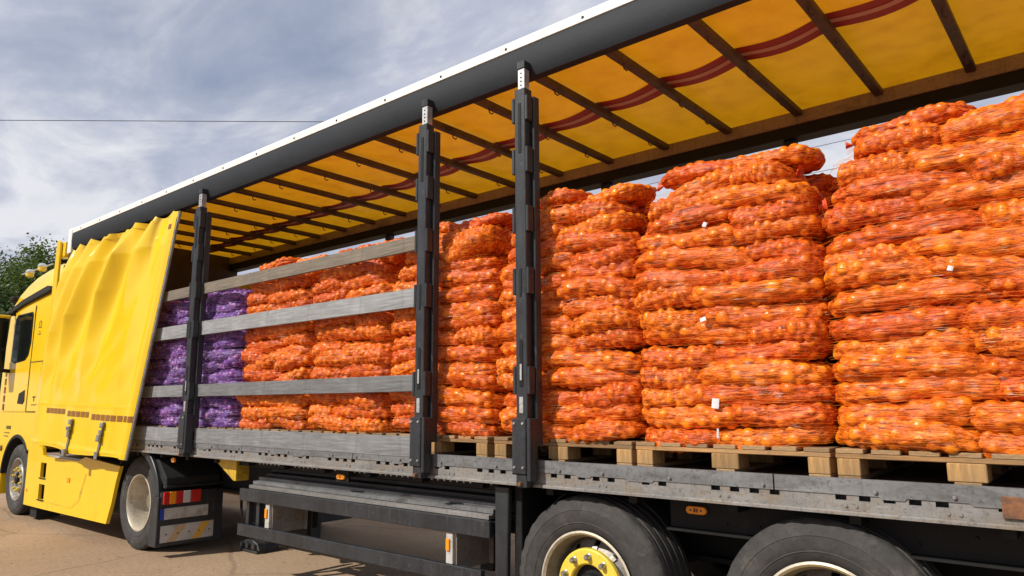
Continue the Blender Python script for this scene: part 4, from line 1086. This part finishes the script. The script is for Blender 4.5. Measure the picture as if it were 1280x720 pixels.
for i, (xa, xb, colr) in enumerate(STK):
    L = LAYERS[i]; top = 2.845 if colr == 'orange' else 2.72
    pz = (top-0.03-Z0)/L
    lean = random.uniform(-0.012, 0.012)
    for l in range(L):
        ins = 0.0
        if l >= L-3: ins = 0.045*(l-(L-4))
        bul = 0.012*math.sin(math.pi*l/L)
        A = xa+(-0.010 if i < 4 else 0.010)+ins*random.uniform(0.8, 1.7)-bul+lean*l/L; B = xb-(-0.010 if i < 4 else 0.010)-ins*random.uniform(0.2, 1.0)+bul+lean*l/L
        fr = random.choice([random.uniform(0.34, 0.47), random.uniform(0.53, 0.66)])
        split = A+(B-A)*fr
        z = Z0+pz*(l+0.5)
        for h, (p, q) in enumerate(((A, split), (split, B))):
            ov = 0.07
            p2 = p-(ov if h == 1 else 0)+random.uniform(-.012, .012); q2 = q+(ov if h == 0 else 0)+random.uniform(-.012, .012)
            ln = q2-p2
            ry = random.gauss(0, 0.055); rz = random.gauss(0, 0.05); rx = random.gauss(0, 0.09)
            # sacks dip towards the middle of the pallet as the load settles
            ry += (0.05 if h == 0 else -0.05)*(l/L)*random.uniform(0.2, 1.2)
            yc = 0.288+random.uniform(-.012, .012)+(0.012 if h else -0.008)*random.choice([-1, 1])+(0.03 if l >= L-1 else 0)
            flip = random.choice([0, math.pi])
            fz = random.choice([0, math.pi])
            Mx = mat4((0.5*(p2+q2), yc, z+random.uniform(-.008, .008)), rx+flip, ry, rz+fz, ln/0.575, random.uniform(0.96, 1.06), pz/0.107*random.uniform(1.14, 1.32))
            lab = '%s net onion sack, %s layer up, %s half, %s' % (colr, ORD[l+1], 'cab' if h == 0 else 'tail', stack_phrase(i))
            ts = None
            if random.random() < 0.5: ts = random.choice([-1, 1])
            add_sack(i, colr, Mx, lab, ts)
    # loose sacks on top
    if colr == 'orange':
        spots = [(0.40, 0.30, 'cab'), (0.72, 0.36, 'tail')] if i != 5 else [(0.40, 0.34, 'cab'), (0.8, 0.4, 'tail')]
        for fx, y, nm in spots:
            Mx = mat4((xa+(xb-xa)*fx, y+random.uniform(0, .08), top+0.022+random.uniform(-.01, .012)), random.uniform(-.1, .1), random.uniform(-.10, .06), random.uniform(-.2, .2)+random.choice([0, math.pi]), random.uniform(0.92, 1.08), 0.95, 0.95)
            add_sack(i, colr, Mx, 'orange net onion sack laid loose on top, %s end, %s' % (nm, stack_phrase(i)), random.choice([-1, 1]))
    else:
        Mx = mat4((xa+0.34, 0.36, top+0.01), 0.05, -.05, 0.2, 0.85, 0.9, 0.9)
        add_sack(i, colr, Mx, 'purple net onion sack laid loose on top, %s' % stack_phrase(i), 1)

# the sacks behind the front rank: one mass per colour
LV = [sack_mesh(500+k, 26, 28) for k in range(3)]
for colr in ('orange', 'purple'):
    VV, QQ, BB = [], [], []; off = 0
    for i, (xa, xb, cc) in enumerate(STK):
        if cc != colr: continue
        L = LAYERS[i]; top = (2.865 if colr == 'orange' else 2.72); pz = (top-0.03-Z0)/L
        for l in range(L):
            for rk, y in enumerate((0.68, 1.06, 1.47, 1.86, 2.22)):
                if l < L-3 and rk in (1, 2, 3): continue
                for h in (0, 1):
                    xc = xa+(xb-xa)*(0.26 if h == 0 else 0.74)+random.uniform(-.015, .015)
                    v, q, bl = LV[random.randrange(3)]
                    Mn = np.array(mat4((xc, y, Z0+pz*(l+.5)+random.uniform(-.006, .006)), random.uniform(-.06, .06), random.uniform(-.05, .05), random.uniform(-.06, .06), 0.93, 0.98, pz/0.1))
                    VV.append(v @ Mn[:3, :3].T+Mn[:3, 3]); QQ.append(q+off); off += len(v)
                    BB.append(bl)
    o = obj('sack_pile', np_mesh('sack_pile', np.concatenate(VV), np.concatenate(QQ), ['sack_'+colr], np.concatenate(BB)))
    tag(o, '%s net onion sacks packed behind the front rank in the trailer' % colr, 'sacks', kind='stuff')

# paper tags sewn to a few sacks
# ------------------------------------------------------------------ pallets
def shared(mb, name, mat, bevel=0.003): return mb.mesh(name, mat, bevel)
PW, PD = 1.045, 1.12
blk = {w: shared(Bx(-w/2, w/2, -0.0725, 0.0725, 0, 0.078), 'block', 'pallet_block', 0.004) for w in (0.10, 0.145)}
strg = shared(Bx(-PW/2, PW/2, -0.05, 0.05, 0, 0.0215), 'stringer', 'pallet_wood_x')
brd = shared(Bx(-0.06, 0.06, 0, PD, 0, 0.0215), 'deck_board', 'pallet_wood_y')
skid = shared(Bx(-0.05, 0.05, 0, PD, 0, 0.0205), 'skid', 'pallet_wood_y')
for i, (xa, xb, colr) in enumerate(STK):
    for row, y0 in enumerate((0.085, 1.28)):
        if row == 1 and i in (0,): continue
        pal = thing('pallet', ('wooden pallet carrying the %s' if row == 0 else 'wooden pallet on the far side, behind the %s') % stack_phrase(i), 'pallet', ((xa+xb)/2, y0, 1.2), 'wooden pallets under the onion stacks')
        pal.rotation_euler.z = R(random.uniform(-.5, .5))
        for sx in (-1, 0, 1):
            obj('skid', skid, pal, (sx*(PW/2-0.055), 0.003, 0.0005))
            for q, sy in enumerate((0.074, PD/2, PD-0.074)):
                obj('block', blk[0.145 if sx == 0 else 0.10], pal, (sx*(PW/2-(0.055 if sx else 0)), sy, 0.0215))
        for sy in (0.052, PD/2, PD-0.052):
            obj('stringer', strg, pal, (0, sy, 0.100))
        nb = 7
        for q in range(nb):
            obj('deck_board', brd, pal, (-PW/2+0.062+(PW-0.124)*q/(nb-1), 0.001, 0.122), (0, 0, R(random.uniform(-.3, .3))))

# ------------------------------------------------------------------ pallet nets: fine strands draped round each stack's face
def strand_net(i, xa, xb, colr):
    pts = np.concatenate(front_pts[i])
    pts = pts[pts[:, 1] < 0.45]
    x0, x1_ = xa-0.06, xb+0.06; z0, z1 = 1.33, pts[:, 2].max()+0.02
    dx = 0.007
    nx = int((x1_-x0)/dx)+1; nz = int((z1-z0)/dx)+1
    H = np.full((nx, nz), 9.0)
    ix = np.clip(((pts[:, 0]-x0)/dx).astype(int), 0, nx-1); iz = np.clip(((pts[:, 2]-z0)/dx).astype(int), 0, nz-1)
    np.minimum.at(H, (ix, iz), pts[:, 1])
    H = np.where(H > 5, np.nan, H)
    # taut: windowed minimum along the strand's run, then smooth
    def wmin(a, r, axis):
        o = a.copy()
        for s in range(-r, r+1): o = np.fmin(o, np.roll(a, s, axis))
        return o
    Hm = wmin(wmin(H, 3, 0), 2, 1)
    Hm = np.where(np.isnan(Hm), np.nanmedian(Hm)+0.08, Hm)
    Hs = Hm.copy()
    for _ in range(3): Hs = (np.roll(Hs, 1, 0)+np.roll(Hs, -1, 0)+2*Hs)/4
    Hs = np.minimum(Hs, Hm)-0.0012
    valid = ~np.isnan(wmin(H, 3, 0))
    VV = []; FF = []; off = 0
    def strand(xs, zs, rad):
        nonlocal off
        fi = np.clip(((xs-x0)/dx), 0, nx-1).astype(int); fj = np.clip(((zs-z0)/dx), 0, nz-1).astype(int)
        ok = valid[fi, fj]
        if not ok.all():
            g_ = np.split(np.arange(len(xs)), np.where(~ok)[0])
            g_ = max(g_, key=len)[1:]
            if len(g_) < 4: return
            xs, zs, fi, fj = xs[g_], zs[g_], fi[g_], fj[g_]
        y = Hs[fi, fj]
        y = np.convolve(np.pad(y, 2, mode='edge'), [.1, .2, .4, .2, .1], 'valid')
        y = np.minimum(y, Hs[fi, fj])
        c = np.stack([xs, y, zs], -1); n = len(xs)
        offs = np.array([(0, -rad, 0), (0, rad*.6, rad), (0, rad*.6, -rad)])
        V = (c[:, None, :]+offs[None]).reshape(-1, 3)
        a = np.arange(n-1)[:, None]*3
        k = np.array([0, 1, 2])[None]; k2 = np.array([1, 2, 0])[None]
        q = np.stack([a+k, a+3+k, a+3+k2, a+k2], -1).reshape(-1, 4)
        VV.append(V); FF.append(q+off); off += len(V)
    rg = np.random.default_rng(900+i)
    zt = z1-0.15
    zz_ = 1.348
    n = 56
    while zz_ < zt:
        xs = np.linspace(xa-0.005, xb+0.005, n)
        ph = rg.uniform(0, 6); sl = rg.normal(0, 0.018)
        zs = zz_+sl*(xs-xa)+0.006*np.sin(xs*rg.uniform(4, 9)+ph)+np.cumsum(rg.normal(0, 0.0011, n))
        if rg.uniform() < 0.85:          # strand only partly stretched out
            a0 = rg.integers(0, int(n*0.8)); a1 = a0+rg.integers(6, n//2)
            xs, zs = xs[a0:a1], zs[a0:a1]
        if len(xs) > 4: strand(xs, zs, rg.uniform(0.0003, 0.0007))
        zz_ += rg.uniform(0.0015, 0.0065)
    for _ in range(200):               # diagonal links and loose ends
        cx_ = rg.uniform(xa+.03, xb-.03); cz_ = rg.uniform(1.38, zt-0.05)
        ln = rg.uniform(0.02, 0.13); an = rg.normal(-0.75, 0.35) if rg.uniform() < 0.7 else rg.normal(0.5, 0.3)
        t = np.linspace(-.5, .5, 7)
        strand(cx_+t*ln*math.cos(an), cz_+t*ln*math.sin(an)+0.004*np.cos(t*3), rg.uniform(0.0003, 0.0008))
    me = np_mesh('stretch_net', np.concatenate(VV), np.concatenate(FF), ['net_pale' if colr == 'orange' else 'net_lilac'], None, False)
    tag(obj('stretch_net', me), 'stretch net of thin strands wrapped round the %s' % stack_phrase(i), 'net', 'pale nets wrapped round the stacks')
t = NT('net_pale'); nf_ = t.noise(t.coords('Object', (9, 9, 14)), 1.0, 3, 0.6)
t.col(t.ramp(nf_, [(0.54, (0.82, 0.18, 0.008)), (0.62, (0.82, 0.36, 0.08)), (0.69, (0.82, 0.74, 0.64))])); t.set(Roughness=0.3); MAT['net_pale'] = t.m
t2 = NT('net_lilac'); t2.col((0.50, 0.36, 0.62)); t2.set(Roughness=0.3); MAT['net_lilac'] = t2.m
for i, (xa, xb, colr) in enumerate(STK): strand_net(i, xa, xb, colr)

# paper tags tucked under the net
for i, fx, z, w, h, ry in ((2, 0.47, 1.555, 0.040, 0.052, 0.1), (2, 0.43, 2.00, 0.035, 0.022, -0.3), (2, 0.46, 2.52, 0.024, 0.026, 0.4), (2, 0.47, 1.40, 0.012, 0.05, 0.0), (1, 0.52, 2.13, 0.022, 0.022, 0.3)):
    xa, xb, _ = STK[i]
    pts = np.concatenate(front_pts[i]); xc = xa+(xb-xa)*fx
    d = (np.abs(pts[:, 0]-xc) < 0.03) & (np.abs(pts[:, 2]-z) < 0.03)
    y = pts[d, 1].min()-0.006 if d.any() else 0.1
    m = MB(); vs = []
    for q in range(5):
        s = q/4-0.5
        vs += [(s*w, -0.004*math.cos(s*3), -h/2), (s*w, -0.004*math.cos(s*3)+0.004, h/2)]
    m.add(vs, [(2*q, 2*q+2, 2*q+3, 2*q+1) for q in range(4)])
    o = m.build('paper_tag', 'paper_white', fix=False); o.location = (xc, y, z); o.rotation_euler.y = ry
    tag(o, {1.555: 'large white paper tag low on the net of the %s', 2.00: 'small tilted white paper tag halfway up the %s', 2.52: 'small pale paper tag near the top of the %s', 1.40: 'narrow white paper strip just above the pallet of the %s', 2.13: 'small pale paper tag halfway up the %s'}[z] % stack_phrase(i), 'tag')

# ------------------------------------------------------------------ trees beyond the truck
def tree(x, y, h, rad, label, seed, mat):
    rg = np.random.default_rng(seed); rd = random.Random(seed)
    t = thing('broadleaf_tree', label, 'tree', (x, y, 0), 'trees behind the truck cab')
    tr = MB(); tr.tube([(0, 0, 0), (0.1, 0.05, h*0.2), (0.0, 0.1, h*0.45), (0.15, 0.0, h*0.8)], [0.28, 0.22, 0.16, 0.05], 8)
    ends = []
    for k in range(9):
        a = rd.uniform(0, 6.28); z = h*rd.uniform(0.22, 0.6); r = rad*rd.uniform(0.5, 0.9)
        e = (r*math.cos(a), r*math.sin(a), min(h*0.92, z+h*rd.uniform(0.12, 0.3))); ends.append(e)
        tr.tube([(0.05, 0.05, z), (e[0]*0.5, e[1]*0.5, z+(e[2]-z)*0.6), e], [0.10, 0.06, 0.02], 6)
    tr.build('trunk', 'bark', t)
    # leaf clumps on a lumpy outline
    nc = 190
    d = rg.normal(0, 1, (nc, 3)); d /= np.linalg.norm(d, axis=1, keepdims=True)
    rr = rg.uniform(0.45, 1.0, nc)**0.6
    lump = 1+0.22*np.sin(d[:, 0]*4+seed)+0.18*np.sin(d[:, 2]*5+seed*2)
    cs = np.stack([d[:, 0]*rad*rr*lump, d[:, 1]*rad*rr*lump, h*0.60+d[:, 2]*h*0.40*rr*np.minimum(lump, 1.05)], -1)
    cs[:, 2] = np.maximum(cs[:, 2], h*0.10)
    per = 270
    P_ = np.repeat(cs, per, 0)+rg.normal(0, 1, (nc*per, 3))*np.array([0.42, 0.42, 0.30])*rad/3.2
    nrm = rg.normal(0, 1, (len(P_), 3)); nrm[:, 2] = np.abs(nrm[:, 2])+0.3; nrm /= np.linalg.norm(nrm, axis=1, keepdims=True)
    ref = rg.normal(0, 1, (len(P_), 3)); uu = np.cross(nrm, ref); uu /= np.linalg.norm(uu, axis=1, keepdims=True); vv = np.cross(nrm, uu)
    s = rg.uniform(0.05, 0.10, (len(P_), 1))*rad/3.2
    V = np.stack([P_-uu*s, P_+vv*s*0.55, P_+uu*s, P_-vv*s*0.55], 1).reshape(-1, 3)
    Q = np.arange(len(V)).reshape(-1, 4)
    obj('crown', np_mesh('crown', V, Q, [mat], None, False), t)
TREES = [(-38, 7.4, 8.5, 3.2, 'tall dark tree rising furthest forward past the cab'), (-36.5, 10.3, 9.0, 3.0, 'tall rounded tree behind the cab roof lamps'), (-42, 13.5, 9.7, 3.0, 'broad tree behind the cab roof fairing'),
         (-40, 16.8, 8.8, 3.0, 'lower tree between cab and trailer front'), (-30, 5.8, 5.2, 2.6, 'low bushy tree beside the cab mirror'), (-31, 8.6, 5.6, 2.6, 'low bushy tree behind the cab window line'), (-44, 10.0, 9.2, 3.3, 'dark tree deep behind the rounded tree'),
         (-46, 20, 9.0, 3.4, 'tree hidden mostly by the trailer front'), (-36, 3.0, 8.0, 3.2, 'tree ahead of the truck beyond the mirror'), (-30, -8.0, 9.5, 3.4, 'tree ahead of the truck, mirrored in the cab side window'), (-34, -12.5, 9.0, 3.4, 'tree standing off to the near side ahead of the truck')]
for k, (x, y, h, rad, lab) in enumerate(TREES): tree(x, y, h, rad, lab, 40+k, 'leaf_dark' if k % 2 == 0 else 'leaf_mid')

# ------------------------------------------------------------------ overhead wires
def wire(p, q, r, label, sag=0.25):
    p, q = Vector(p), Vector(q)
    pts = [p.lerp(q, k/40)-Vector((0, 0, sag*4*(k/40)*(1-k/40))) for k in range(41)]
    tag(MB().tube(pts, r, 5).build('overhead_wire', 'wire_dark'), label, 'wire', 'overhead wires')
def dirn(u, v): return fw+rt*((u-640)/F_PX)+up*((360-v)/F_PX)
C0 = Vector((0, -CAM_D, CAM_H))
wire(C0+dirn(-260, 149)*22, C0+dirn(760, 154)*22, 0.011, 'single dark wire crossing the sky above the trailer front', 0.0)
for y, z, r, lab in ((13.79, 8.0, 0.008, 'upper thin wire running along behind the trailer'), (14.9, 8.0, 0.008, 'middle thin wire running along behind the trailer'), (15.6, 7.55, 0.008, 'lower thin wire running along behind the trailer')):
    wire((-40, y, z), (25, y, z), r, lab, 0.0)
